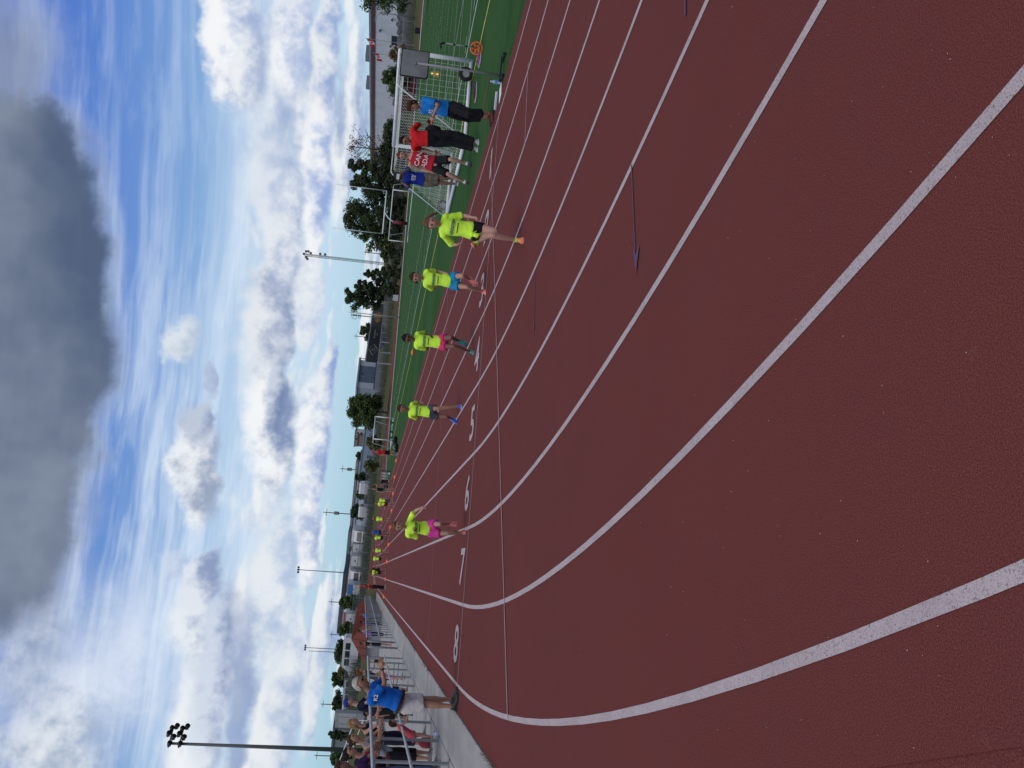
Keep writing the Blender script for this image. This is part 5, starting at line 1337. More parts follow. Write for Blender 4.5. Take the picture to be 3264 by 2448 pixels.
        if P.detail >= 1:
            if glasses:
                m = MB()
                for sx in (-1, 1): m.tube(oriented(c, hf, hu, hr, [(sx * .125 * S, .385 * S, .02 * S), (sx * .125 * S, .415 * S, .02 * S)]), [(.095 * S, .065 * S)] * 2, 10, ref=hr); m.tube(oriented(c, hf, hu, hr, [(sx * .2 * S, .39 * S, .04 * S), (sx * .35 * S, .0, .05 * S)]), .012 * S, 4)
                m.tube(oriented(c, hf, hu, hr, [(-.05 * S, .41 * S, .03 * S), (.05 * S, .41 * S, .03 * S)]), .014 * S, 4); m.build('sunglasses', SHADE, root)
            else:
                for sx in (-1, 1):
                    e = MB(); cc = c + hr * (sx * .125 * S) + hf * (.335 * S) + hu * (.02 * S); e.tube([cc, cc + hf * .034 * S], [(.078 * S, .046 * S), (.062 * S, .030 * S)], 8, ref=hr); eo = e.build('eye', EYED, root)
                    MB().ball(cc + hf * .026 * S, .034 * S, 8, 6).build('iris', EYE, eo)
                    MB().tube(oriented(c, hf, hu, hr, [(sx * .06 * S, .385 * S, .085 * S), (sx * .135 * S, .375 * S, .10 * S), (sx * .20 * S, .325 * S, .08 * S)]), .020 * S, 5).build('eyebrow', P.hair, root)
            MB().tube(oriented(c, hf, hu, hr, [(-.085 * S, .345 * S, -.235 * S), (0, .405 * S, -.232 * S), (.085 * S, .345 * S, -.235 * S)]), [.014 * S, .032 * S, .014 * S], 6).build('mouth', LIPS, root)
        h = MB(); nu, nv = 18, 10; rings = []
        low = dict(short=-.14, pony=-.20, bob=-.45, long=-.30, bald=.05, bun=-.20, curly=-.36)[hairstyle]
        for i in range(nv + 1):
            t = i / nv; ring = []
            for j in range(nu):
                a = 2 * PI * j / nu; sx, sy = math.sin(a), math.cos(a)
                edge = (.27 if hairstyle != 'curly' else .22) if sy > .22 else (.27 + (low - .27) * min(1, (.22 - sy) / .42))      # hairline height
                z = .535 - (.535 - edge) * t; w = math.sqrt(max(.002, 1 - (z / .54) ** 2)) if z > -.1 else .98 - max(0, -.1 - z) * .25
                k = 1.09 + (.12 if hairstyle in ('curly', 'bob') else .0) + random.Random(j * 7 + i).uniform(-.015, .025) * (2.5 if hairstyle == 'curly' else 1)
                ring.append(c + hr * (.345 * w * sx * k * S) + hf * (.41 * w * sy * k * S) + hu * (z * S))
            rings.append(ring)
        h.rings(rings, cap=True)
        if hairstyle == 'pony': h.tube(oriented(c, hf, hu, hr, [(0, -.40 * S, .20 * S), (pony * .45 * S, -.55 * S, .12 * S), (pony * S, -.56 * S, -.12 * S), (pony * 1.25 * S, -.50 * S, -.40 * S)]), [.09 * S, .13 * S, .11 * S, .03 * S], 8)
        if hairstyle == 'bun': h.ball(c - hf * .46 * S + hu * .2 * S, .16 * S, 8, 6)
        if hairstyle == 'long': h.tube(oriented(c, hf, hu, hr, [(0, -.20 * S, .05 * S), (0, -.30 * S, -.35 * S), (0, -.30 * S, -.75 * S), (0, -.26 * S, -.95 * S)]), [(.33 * S, .18 * S), (.36 * S, .14 * S), (.30 * S, .09 * S), (.12 * S, .04 * S)], 12, ref=hr)
        if cap is None or hairstyle != 'bald': h.build('hair', P.hair, root, True)
        if cap is not None:
            cb = MB(); rings = []
            for i in range(7):
                t = i / 6; z = .56 - .40 * t; w = math.sqrt(max(.002, 1 - ((z - .12) / .46) ** 2)) if z > .12 else 1
                rings.append([c + hr * (.385 * w * math.sin(a) * S) + hf * (.44 * w * math.cos(a) * S) + hu * (z * S) for a in [2 * PI * j / 16 for j in range(16)]])
            cb.rings(rings); co = cb.build('cap', cap[0], root, True)
            d = cap[1] if len(cap) > 1 else hf; d = (d - hu * d.dot(hu)).normalized(); e = d.cross(hu)
            br = [(-.34, .12), (-.30, .45), (-.15, .68), (.15, .68), (.30, .45), (.34, .12)]
            MB().rings([[c + e * (x * S) + d * ((y + .18) * S) + hu * ((.16 - .10 * y) * S + dz) for x, y in br] for dz in (0, .012)]).build('visor', cap[0], co)
        P.root = root; P.Jl = J; P.org = org
        return root
    def tip(P, sd, k=.09):
        """point in the hand, world"""
        d = (P.J['wr' + sd] - P.J['el' + sd]).normalized(); return P.J['wr' + sd] + d * k * P.s
# ------------------------------------------------------------------ the people of the photograph
def KC(ox, oy, s): return lambda cx, cy, *sg: (ox + s * cx, oy + s * cy, *sg)
K1, K2, K3, K4 = (KC(1050, o, .31646) for o in (0, 400, 800, 1250)); K5, K6 = KC(1050, 1650, .27125), KC(1050, 2000, .27125)
KING = mat('print_green', (.015, .085, .045), .7, .1); KBOX = mat('print_pale_green', (.30, .52, .14), .7, .1); KBLK = mat('print_dark', (.02, .05, .03), .7, .1); PWHITE = mat('print_white', (.7, .7, .7), .7, .08)
def kingston(dz=.62): return [(None, 0, 1, dz + .01, KBOX, (.215, .072)), ('KINGSTON', .062, .86, dz + .01, KING, None), (None, 0, 1, dz - .135, KBLK, (.17, .016))]
def ground_feet(P, sides='LR'):
    for sd in sides:
        a = P.J['an' + sd]; P.J['an' + sd] = Vector((a.x, a.y, zg(a.x, a.y) + .085 * P.s))
def build_runners():
    G_ = 'young runners in neon shirts'
    P = Person('running girl in neon shirt knotted at the waist, black shorts and orange shoes', 1.32, 'pink', 'sandy', G_, 2, True)
    P.from_pixels(11.68, -.12, K2(1450, 1062), K2(1118, 1003), K2(1030, 980), lean=1, elR=K2(1240, 1200, 1), wrR=K2(1290, 1200, -1), elL=K2(1345, 905, 1), wrL=K2(1455, 928, -1), knR=K2(1650, 1108, -1), anR=K2(1850, 1150, 1), knL=K2(1675, 1062, -1), anL=K2(1480, 1190, 1))
    ground_feet(P, 'R')
    r = P.build(NEON, .30, .95, BLACKC, .42, 1.15, (mat('shoe_orange_pink', (.85, .22, .06), .6, .5, 30.0), (.75, .30, .25)), hairstyle='pony', pony=-.55, print_text=kingston(), bottom_tight=True, socks=mat('sock_lime', (.45, .65, .10), .8))
    k = P.J['pel'] + (P.J['neck'] - P.J['pel']) * .02 + P.f * .15 * P.s + P.r * .05 - P.org
    m = MB(); m.ball(k, (.035, .03, .035), 8, 6); m.tube([k, k + Vector((-.02, -.02, -.06)), k + Vector((.01, -.03, -.10))], [.02, .035, .008], 7); m.tube([k, k + Vector((.05, -.01, -.05))], [.02, .006], 6); m.build('shirt_knot', NEON, r, True)
    P = Person('running girl in neon shirt, bright blue shorts and pink shoes', 1.36, 'fair', 'brown', G_, 2, True)
    P.from_pixels(15.5, -.25, K3(1232, 300), K3(945, 272), K3(868, 262), lean=1, elR=K3(1055, 388, 1), wrR=K3(1140, 285, -1), elL=K3(1090, 205, 1), wrL=K3(1170, 222, -1), knL=K3(1340, 248, -1), anL=K3(1410, 285, 1), knR=K3(1385, 362, -1), anR=K3(1505, 400, 1))
    ground_feet(P, 'R')
    P.build(NEON, .27, .75, cloth('azure', (.015, .22, .42)), .50, 1.15, (mat('shoe_coral', (.88, .16, .14), .6, .4, 30.0), (.70, .55, .58)), hairstyle='pony', pony=.45, print_text=kingston())
    P = Person('dark-haired running girl in neon shirt, pink shorts, sunglasses and teal shoes', 1.38, 'brown', 'dark', G_, 2, True)
    P.from_pixels(16.8, -.1, K3(1128, 918), K3(855, 898), K3(790, 878), lean=1, elR=K3(985, 985, 1), wrR=K3(1012, 890, -1), elL=K3(965, 830, 1), wrL=K3(1012, 850, -1), knL=K3(1225, 872, -1), anL=K3(1300, 905, 1), knR=K3(1250, 958, -1), anR=K3(1385, 1008, 1))
    ground_feet(P, 'R')
    P.build(NEON, .27, .80, cloth('hot_pink', (.62, .03, .16)), .42, 1.15, (mat('shoe_teal', (.02, .22, .20), .6, .2, 30.0), (.03, .26, .24)), hairstyle='pony', glasses=True, print_text=kingston())
    P = Person('running girl in neon shirt, grey shorts and blue shoes with one heel lifted', 1.36, 'tan', 'brown', G_, 2, True)
    P.from_pixels(18.45, -.1, K4(1018, 198), K4(800, 178), K4(735, 165), lean=1, elR=K4(895, 268, 1), wrR=K4(848, 175, -1), elL=K4(895, 105, 1), wrL=K4(938, 108, -1), knL=K4(1098, 165, -1), anL=K4(1248, 138, 1), knR=K4(1175, 245, -1), anR=K4(1225, 265, 1))
    ground_feet(P, 'L')
    P.build(NEON, .27, .75, cloth('slate', (.055, .065, .085)), .48, 1.1, (mat('shoe_blue', (.02, .07, .45), .6, .2, 30.0), (.55, .58, .62)), hairstyle='pony', print_text=kingston())
    P = Person('running girl in neon shirt, magenta shorts and patterned shoes, arm flung out', 1.34, 'fair', 'sandy', G_, 2, True)
    P.from_pixels(15.05, .12, K4(1005, 1372), K4(770, 1362), K4(692, 1345), lean=1, elL=K4(868, 1192, -1), wrL=K4(932, 1163, -1), elR=K4(912, 1462, 1), wrR=K4(862, 1408, -1), knL=K4(1110, 1328, -1), anL=K4(1195, 1326, 1), knR=K4(1185, 1420, -1), anR=K4(1335, 1412, 1))
    ground_feet(P, 'R')
    P.build(NEON, .27, .75, cloth('magenta', (.55, .05, .28)), .62, 1.2, (mat('shoe_patterned', (.45, .12, .10), .6, .8, 40.0), (.60, .12, .16)), hairstyle='pony', print_text=kingston())
def build_officials():
    ROY = cloth('royal_blue', (.010, .115, .46)); KH = cloth('pale_khaki', (.50, .46, .45)); 
    P = Person('grey-haired man in royal blue shirt and pale shorts taking a photo at the track edge', 1.76, 'tan', 'grey', None, 2, False, False)
    P.from_pixels(13.95, 1.30, K6(880, 905), K6(462, 748), K6(368, 662), elR=K6(650, 655, -1), wrR=K6(615, 470, -1), elL=K6(645, 640, 1), wrL=K6(605, 465, 1), knR=K6(1120, 905, 0), anR=K6(1445, 925, -1), knL=K6(1115, 845, 0), anL=K6(1435, 850, 1))
    ground_feet(P)
    P.build(ROY, .06, .80, KH, .98, 1.35, (mat('shoe_black', (.015, .014, .015), .5, .2), (.02, .02, .02)), belly=.35, hairstyle='bald' if False else 'short', glasses=True, belt=mat('belt_brown', (.03, .016, .012), .5, .2), curl=.8, print_text=None)
    me = text_mesh('R2', .085, 1.1, .001); o = link('print', me, PWHITE, P.root)
    c = P.J['shR'].lerp(P.J['elR'], .35) - P.org - _Fh * .085 * P.s - P.fwd * .02
    o.location = c; o.rotation_euler = (PI / 2, 0, RZ)
    ph = P.tip('R', .10); m = MB().bbox((0, 0, 0), (.075, .012, .14), .004); o = m.build('phone', BLK, None, False, ph.lerp(P.tip('L', .10), .5) + Vector((0, 0, .02))); o.rotation_euler = (0, 0, math.atan2(P.fwd.y, P.fwd.x) - PI / 2); tag(o, 'dark phone held up by the grey-haired man', 'phone')
    MB().tube([P.J['wrR'] - P.org - (P.J['wrR'] - P.J['elR']).normalized() * .02, P.J['wrR'] - P.org - (P.J['wrR'] - P.J['elR']).normalized() * .035], .034, 10).build('wrist_strap', BLK, P.root)
    P = Person('woman with curly brown hair in blue tee and black capri trousers at the turf edge', 1.68, 'warm', 'brown', None, 2)
    P.from_pixels(17.35, -1.15, K1(1225, 1098), K1(925, 1055), K1(845, 1065), elL=K1(1095, 1052, -1), wrL=K1(1040, 1180, -1), elR=K1(1090, 1105, 1), wrR=K1(1040, 1190, 1), knL=K1(1405, 1145, -1), anL=K1(1600, 1140, 1), knR=K1(1405, 1185, 1), anR=K1(1595, 1178, 0))
    ground_feet(P)
    P.build(cloth('sky_blue', (.012, .165, .50)), .16, .80, BLACKC, 1.62, 1.5, (mat('sandal_brown', (.10, .025, .018), .6, .3, 30.0), (.03, .02, .02)), belly=.3, hairstyle='curly', print_text=[('R2', .11, 1.0, .66, PWHITE, None), (None, 0, 1, .55, PWHITE, (.12, .012))])
    o = MB().bbox((0, 0, 0), (.07, .012, .13), .004).build('phone', mat('phone_red', (.16, .01, .02), .4), None, False, P.tip('L', .11) + Vector((0, 0, .01))); o.rotation_euler = (.6, .5, -.3); tag(o, 'red cased phone held by the woman in blue', 'phone')
    RED = cloth('red', (.55, .018, .022))
    P = Person('man in red tee and black trousers with sunglasses standing before the goal', 1.70, 'tan', 'dark', None, 2, False, False)
    P.from_pixels(20.3, -.45, K1(1045, 1395), K1(815, 1395), K1(762, 1412), headyaw=-.9, elL=K1(905, 1238, 1), wrL=K1(985, 1305, -1), elR=K1(925, 1500, 1), wrR=K1(1050, 1528, -1), knL=K1(1245, 1352, -1), anL=K1(1445, 1420, 1), knR=K1(1245, 1440, -1), anR=K1(1432, 1490, 1))
    ground_feet(P)
    P.build(RED, -.05, .80, BLACKC, 1.95, 1.3, (mat('shoe_zebra', (.30, .30, .30), .6, .9, 45.0), (.55, .55, .54)), belly=.35, hairstyle='short', glasses=True)
    d = P.tip('L', .05) - P.org; m = MB(); m.tube([d + Vector((0, 0, .06)), d + Vector((.06, 0, -.02)), d + Vector((.03, .02, -.22)), d + Vector((.0, .02, -.30))], [.05, .11, .10, .03], 9); m.build('jacket', BLACKC, None, True, P.org); tag(bpy.data.objects['jacket'], 'black jacket bundled in the hand of the man in red', 'jacket')
    P = Person('man in red singlet lettered CANADA with black shorts', 1.77, 'pink', 'red', None, 2, False, False)
    P.from_pixels(22.0, -.30, K2(1075, 392), K2(805, 305), K2(733, 300), elL=K2(950, 235, 1), wrL=K2(1062, 272, -1), elR=K2(925, 440, 1), wrR=K2(1030, 468, -1), knL=K2(1225, 340, -1), anL=K2(1388, 385, 1), knR=K2(1200, 490, -1), anR=K2(1345, 568, 1))
    ground_feet(P)
    P.build(cloth('singlet_red', (.42, .018, .030)), .18, .2, BLACKC, .88, 1.35, (mat('shoe_black', (.015, .014, .015), .5, .2), (.03, .03, .03)), tank=True, hairstyle='short', socks=mat('sock_white', (.60, .60, .60), .8), print_text=[('CAN', .155, 1.05, .66, PWHITE, None), ('ADA', .155, 1.0, .40, PWHITE, None)])
    P = Person('man in royal blue jersey and cap filming with a phone behind the goal net', 1.82, 'brown', 'dark', None, 2, False, False)
    P.from_pixels(26.5, -.15, K2(965, 545), K2(748, 512), K2(695, 505), elL=K2(800, 445, -1), wrL=K2(738, 478, -1), elR=K2(795, 615, -1), wrR=K2(712, 560, -1), knL=K2(1090, 525, -1), anL=K2(1290, 535, 1), knR=K2(1090, 575, -1), anR=K2(1290, 590, 1))
    ground_feet(P)
    P.build(cloth('jersey_blue', (.012, .028, .24)), .25, .80, cloth('camo', (.085, .075, .055), .85, .5), 1.05, 1.4, hairstyle='short', glasses=True, cap=(cloth('cap_dark', (.02, .022, .03)),), print_text=[('ny', .16, 1.1, .60, PWHITE, None), (None, 0, 1, .47, PWHITE, (.13, .014))])
    o = MB().bbox((0, 0, 0), (.16, .012, .08), .004).build('phone', mat('phone_white', (.55, .6, .58), .3), None, False, P.tip('L', .12).lerp(P.tip('R', .12), .5)); o.rotation_euler = (0, 0, RZ); tag(o, 'white phone held up by the man in the blue jersey', 'phone')
def fit(P, headpx, depth, face, arms, legs='stand', lean=0.0, seed=0, H=None, headturn=0.0):
    """stand a template person so that the head falls on a photo pixel at a given distance"""
    tgt = at(*headpx, depth); b = Vector((tgt.x, tgt.y, 0))
    for _ in range(4):
        b.z = zg(b.x, b.y); P.stand(b, face, arms, legs, lean, seed, headturn)
        if H is None:
            k = (tgt.z - b.z) / max(.3, P.J['head'].z - b.z); P.H *= k; P.s = P.H / 1.72; P.hs *= k
        d = tgt - P.J['head']; b.x += d.x; b.y += d.y
    P.stand(b, face, arms, legs, lean, seed, headturn); return P
def build_far_group():
    G_ = 'children and helpers waiting by the cones'
    SLATE = cloth('slate', (.055, .065, .085)); CRIM = cloth('crimson', (.16, .008, .015)); TEAL = cloth('teal', (.01, .18, .14))
    A = -PI / 2 + .1
    def far(label, foot, top, skin, hair, arms, face, seed, child, bl, legs='stand', lean=0.0, female=True, **kw):
        g = gnd(*foot); d = depth_of(g); H = at(*top, d).z - g.z
        P = Person(label, H, skin, hair, G_, 1, child, female); P.stand(g, face, arms, legs, lean, seed); P.build(**kw)
    far('girl in neon tee and grey leggings beside a child in red shorts', (1251, 1598), (1197, 1604), 'fair', 'brown', 'down', A, 1, True, 0, shirt=NEON, bottom=SLATE, bottom_len=1.6, hairstyle='short')
    far('child in neon tee and dark red shorts by an orange cone', (1253, 1609), (1190, 1615), 'fair', 'brown', ('down', 'bent'), A + .3, 2, True, 0, shirt=NEON, bottom=CRIM, bottom_len=.9, hairstyle='short')
    far('woman in black vest and green shorts with an arm behind her head', (1253, 1564), (1186, 1567), 'fair', 'blond', ('up', 'down'), A + .2, 3, False, 0, shirt=BLACKC, tank=True, bottom=TEAL, bottom_len=.4, hairstyle='bun')
    far('small girl in a black dress beside the equipment cart', (1255, 1537), (1204, 1538), 'tan', 'brown', 'down', A + .2, 4, True, 0, shirt=BLACKC, shirt_len=.95, dress=True, bottom=BLACKC, bottom_len=.3, hairstyle='long')
    far('girl with orange cap, grey bag on her back and pink shorts', (1245, 1657), (1187, 1653), 'fair', 'red', 'down', A + 2.9, 5, True, 0, shirt=NEON, bottom=cloth('coral_pink', (.60, .10, .14)), bottom_len=.5, hairstyle='pony', cap=(cloth('cap_orange', (.75, .16, .06)),))
    far('woman in bright blue vest and black shorts standing on a lane line', (1243, 1700), (1174, 1688), 'brown', 'dark', ('bent', 'hips'), A - .5, 6, False, 0, shirt=cloth('vest_blue', (.012, .085, .38)), tank=True, bottom=BLACKC, bottom_len=.35, hairstyle='pony')
    far('child in neon tee with hands on hips near the woman in blue', (1238, 1716), (1182, 1719), 'brown', 'dark', ('hips', 'hips'), A + .1, 7, True, 0, shirt=NEON, bottom=BLACKC, bottom_len=.7, hairstyle='short')
    far('small child in neon tee with bare legs', (1238, 1757), (1185, 1754), 'fair', 'sandy', 'down', A, 8, True, 0, shirt=NEON, bottom=SLATE, bottom_len=.3, hairstyle='short')
    far('child in neon tee and black shorts beside the seventh lane cone', (1232, 1783), (1178, 1780), 'tan', 'brown', 'down', A + .1, 9, True, 0, shirt=NEON, bottom=BLACKC, bottom_len=.75, hairstyle='short')
    far('boy bending forward in neon tee and black shorts', (1229, 1826), (1172, 1823), 'brown', 'red', 'fold', A - .2, 10, True, 0, lean=.45, shirt=NEON, bottom=BLACKC, bottom_len=.95, hairstyle='short')
    far('woman in black top and shorts close behind the bending boy', (1228, 1818), (1176, 1817), 'tan', 'brown', 'bent', A, 11, True, 0, shirt=BLACKC, bottom=BLACKC, bottom_len=.6, hairstyle='long')
    REDF = cloth('red', (.55, .018, .022))
    far('man in red tee and dark shorts at the turf edge by the far goal', (1266, 1446), (1187, 1441), 'fair', 'brown', ('fold', 'down'), A + .6, 12, False, 0, female=False, shirt=REDF, bottom=BLACKC, bottom_len=.9, hairstyle='short', cap=(cloth('cap_red', (.45, .02, .03)),))
    far('man in red shirt and black trousers by the end of the railing', (1228, 1873), (1147, 1872), 'tan', 'brown', ('down', 'bent'), A + 1.2, 13, False, 0, female=False, shirt=cloth('red_dark', (.34, .014, .022)), bottom=BLACKC, bottom_len=1.95, hairstyle='short', cap=(cloth('cap_red', (.45, .02, .03)),))
def build_spectators():
    NAVY = cloth('navy', (.012, .014, .028)); GREYT = cloth('grey_tee', (.045, .050, .058)); F0 = -.10
    def sp(label, px, xt, skin, hair, face, arms, lean, seed, child=False, female=True, H0=1.68, legs='stand', hs=None, headturn=0.0, **kw):
        P = Person(label, H0, skin, hair, None, 2, child, female)
        r_ = ray(*px); xt = xt + .55 * math.sin(lean); depth = (xt - CAMX) / r_.x; fit(P, px, depth, face, arms, legs, lean, seed, H=kw.pop('H', None), headturn=headturn); P.build(**kw); return P
    P = sp('man in navy tee with blue cap and sunglasses at the railing', (1112, 2240), -48.15, 'pink', 'brown', F0, 'rail', .18, 1, False, False, 1.78, shirt=NAVY, bottom=BLACKC, bottom_len=1.9, hairstyle='short', glasses=True, cap=(cloth('cap_blue', (.015, .035, .22)), Vector((-.7, .7, 0))), belly=.4)
    sp('blonde woman with headband leaning on the railing, green strap on her arm', (1127, 2306), -48.05, 'warm', 'blond', F0 - .2, 'rail', .45, 2, shirt=BLACKC, tank=True, bottom=NAVY, bottom_len=1.6, hairstyle='long')
    sp('woman with dark tied hair and striped top leaning on the railing', (1127, 2357), -48.05, 'warm', 'brown', F0 - .2, 'rail', .42, 3, shirt=cloth('striped_grey', (.20, .22, .26), .8, .6), tank=True, bottom=BLACKC, bottom_len=1.4, hairstyle='bun')
    sp('woman in sunglasses with a red scarf on her shoulder at the railing', (1116, 2400), -48.05, 'warm', 'dark', F0 - .25, 'rail', .35, 4, shirt=cloth('scarf_red', (.30, .02, .03)), tank=True, bottom=BLACKC, bottom_len=1.5, hairstyle='bun', glasses=True)
    sp('woman in black top holding a camera, close to the floodlight mast', (1150, 2432), -48.10, 'brown', 'dark', F0 - .3, 'fold', .25, 5, H0=1.55, shirt=BLACKC, bottom=BLACKC, bottom_len=1.9, hairstyle='long')
    sp('woman in purple top and jeans at the end of the spectator row', (1092, 2446), -48.05, 'brown', 'brown', F0 - .35, 'rail', .2, 6, shirt=cloth('purple_dark', (.045, .018, .07)), bottom=cloth('jeans', (.075, .10, .16)), bottom_len=1.9, hairstyle='curly')
    sp('child in coral dress with brown hair leaning through the railing', (1252, 2305), -47.78, 'warm', 'brown', F0 + .3, 'rail', .55, 7, True, True, 1.1, shirt=cloth('coral', (.42, .065, .075)), shirt_len=1.0, dress=True, sleeve=.2, bottom=cloth('coral', (.42, .065, .075)), bottom_len=.3, hairstyle='bob')
    sp('woman in charcoal tee raising an arm behind the railing', (1147, 2142), -48.10, 'fair', 'red', F0 + .2, ('up', 'rail'), .25, 8, shirt=GREYT, bottom=BLACKC, bottom_len=1.1, hairstyle='curly')
    sp('woman in red patterned top and black capris behind the man in royal blue', (1163, 2180), -48.05, 'warm', 'brown', F0 + .2, 'rail', .2, 9, H0=1.6, shirt=cloth('red_pattern', (.30, .05, .06), .8, .7), bottom=BLACKC, bottom_len=1.3, hairstyle='bob')
    sp('small child in pink beside the woman in charcoal', (1205, 2150), -47.95, 'pink', 'blond', F0 + .3, 'rail', .15, 10, True, True, 1.1, shirt=cloth('pink_pale', (.60, .24, .36)), bottom=cloth('pink_pale', (.60, .24, .36)), bottom_len=.4, hairstyle='bob')
    sp('boy in navy tee with sunglasses and brown legs at the railing gap', (1153, 2048), -48.00, 'tan', 'brown', F0 + .2, ('down', 'bent'), .05, 11, False, False, 1.6, shirt=NAVY, bottom=BLACKC, bottom_len=.7, hairstyle='short', glasses=True, shoes=((.55, .08, .10), (.6, .55, .55)))
    sp('woman in a purple vest and black trousers bending at the railing', (1147, 2007), -48.05, 'warm', 'brown', F0 + .4, 'fold', .30, 12, shirt=cloth('purple', (.16, .075, .34)), tank=True, bottom=NAVY, bottom_len=1.7, hairstyle='bun')
    sp('spectator in dark purple tee with folded arms further along the railing', (1152, 1982), -48.10, 'brown', 'dark', F0 + .5, 'fold', .1, 13, shirt=cloth('indigo', (.035, .03, .10)), bottom=BLACKC, bottom_len=1.7, hairstyle='short')
    sp('spectator in bright blue tee resting on the railing', (1152, 1958), -48.05, 'fair', 'sandy', F0 + .6, 'rail', .4, 14, shirt=cloth('royal_blue', (.010, .115, .46)), bottom=TEALB(), bottom_len=1.2, hairstyle='short')
    sp('man in dark tee and shorts behind the cap man', (1168, 2275), -48.70, 'tan', 'dark', F0, 'down', .05, 15, False, False, 1.6, shirt=BLACKC, bottom=BLACKC, bottom_len=1.0, hairstyle='short')
def TEALB(): return cloth('teal', (.01, .18, .14))
# ------------------------------------------------------------------ small gear
def build_props():
    CONE = mat('cone_orange', (.85, .13, .035), .6, .1)
    m = MB(); prof = [(.13, 0), (.125, .012), (.085, .05), (.06, .075), (.035, .08)]
    m.rings([[Vector((r * math.cos(2 * PI * k / 14), r * math.sin(2 * PI * k / 14), z)) for k in range(14)] for r, z in prof]); o = m.build('marker_cone', CONE, None, True); me = o.data; bpy.data.objects.remove(o)
    names = ['inside edge of the first lane', 'line between lanes one and two', 'line between lanes two and three', 'line between lanes three and four', 'line between lanes four and five', 'line between lanes five and six', 'line between lanes six and seven', 'line between lanes seven and eight', 'outer line of the eighth lane']
    for k in range(9):
        o = bpy.data.objects.new('marker_cone', me); C.objects.link(o); x = -(36.63 + 1.22 * k) + .02; o.location = (x, 52.3, .004); o.scale = (1.35, 1.35, 1.35); tag(o, 'low orange cone on the ' + names[k], 'cone', 'orange cones across the lanes')
    for (px, lb) in (((1316, 1123), 'low orange cone on the turf behind the running girl in sunglasses'), ((1214, 1946), 'low orange cone on the concrete by the railing'), ((1262, 1437), 'low orange cone at the turf edge near the man in the red cap')):
        o = bpy.data.objects.new('marker_cone', me); C.objects.link(o); o.location = gnd(*px); o.scale = (1.35, 1.35, 1.35); tag(o, lb, 'cone', 'orange cones across the lanes')
    R3 = Matrix.Rotation(RZ, 3, 'Z')
    # lap board with bell
    b = gnd(1602, 243); d = depth_of(b); root = empty('lap_board', b, RZ); tag(root, 'grey lap counter board on a thin pole with a brass bell', 'lap board')
    GB, PL = mat('board_grey', (.15, .155, .16), .12, .25, 3.0, spec=.9), mat('pole_dull', (.24, .245, .25), .5, .1)
    def L(x, y): q = Matrix.Rotation(-RZ, 3, 'Z') @ (at(x, y, d) - b); return q
    c = L(1322, 204); w, h_ = .245, .25
    def rrect(w, h, r, n=4): return [(sx * (w - r) + r * math.cos(a), sz * (h - r) + r * math.sin(a)) for sx, sz, a0 in ((1, 1, 0), (-1, 1, PI / 2), (-1, -1, PI), (1, -1, 1.5 * PI)) for a in [a0 + PI / 2 * k / n for k in range(n + 1)]]
    MB().rings([[c + Vector((x, y, z)) for x, z in rrect(w - .018, h_ - .018, .03)] for y in (-.028, .0)]).build('board', GB, root)
    MB().rings([[c + Vector((x, y, z)) for x, z in rrect(w, h_, .04)] for y in (-.012, .014)]).build('rim', BLK, root)
    MB().tube([(0, -.03, .0), (0, -.035, c.z - .02)], [.022, .020], 10).build('pole', PL, root, True); MB().tube([c + Vector((0, -.045, -.02)), c + Vector((0, -.045, .0))], .026, 8).build('clamp', PL, root)
    bl = L(1387, 235); bell = MB().tube([bl + Vector((0, 0, .085)), bl + Vector((0, 0, .07)), bl + Vector((0, 0, .02)), bl + Vector((0, 0, -.05)), bl + Vector((0, 0, -.085))], [.012, .035, .045, .055, .085], 14).build('bell', mat('brass', (.42, .29, .075), .3, .2, 12.0, metal=.8), root, True)
    MB().tube([bl + Vector((0, 0, .085)), bl + Vector((.01, 0, .16))], .006, 5).build('bell_hook', PL, bell)
    for x0, x1, y0, y1 in ((-.10, .33, -.05, -.05), ): MB().box((.11, -.05, .05), (.46, .04, .03)).build('foot_bar', BLK, root)
    for x in (-.08, .30): MB().tube([(x, -.30, .03), (x, .22, .03)], .022, 8).build('foot', BLK, root); MB().wheel((x, -.30, .035), .035, .03, (1, 0, 0), 10).build('castor', TYRE, root)
    # measuring wheel
    b = gnd(1539, 157); root = empty('measuring_wheel', b, RZ); tag(root, 'orange measuring wheel with grey telescopic handle standing on the turf', 'measuring wheel'); r_ = .155
    OR = mat('wheel_orange', (.80, .10, .02), .5, .1); MB().wheel((0, 0, r_), r_, .03, (.2, 1, 0), 26, .86).build('rim', OR, root, True)
    m = MB(); ax = Vector((.2, 1, 0)).normalized(); x_ = ax.orthogonal().normalized(); y_ = ax.cross(x_)
    for k in range(5): a = 2 * PI * k / 5 + .3; m.tube([Vector((0, 0, r_)), Vector((0, 0, r_)) + (x_ * math.cos(a) + y_ * math.sin(a)) * r_ * .9], [.030, .014], 6)
    m.wheel((0, 0, r_), .045, .04, (.2, 1, 0), 12); m.build('spokes', OR, root, True)
    MB().tube([(0, -.03, r_), (.0, -.03, .92)], .014, 8).build('handle', PL, root, True)
    for z in (.38, .66, .90): MB().tube([(0, -.03, z), (0, -.03, z + .06)], .022, 8).build('collar', BLK, root, True)
    MB().tube([(0, -.03, .95), (-.05, -.05, 1.02), (-.14, -.06, .99)], .024, 8).build('grip', BLK, root, True); MB().tube([(0, -.03, .30), (0, -.03, .35)], .02, 8).build('tag_band', mat('green_band', (.02, .35, .22), .6), root)
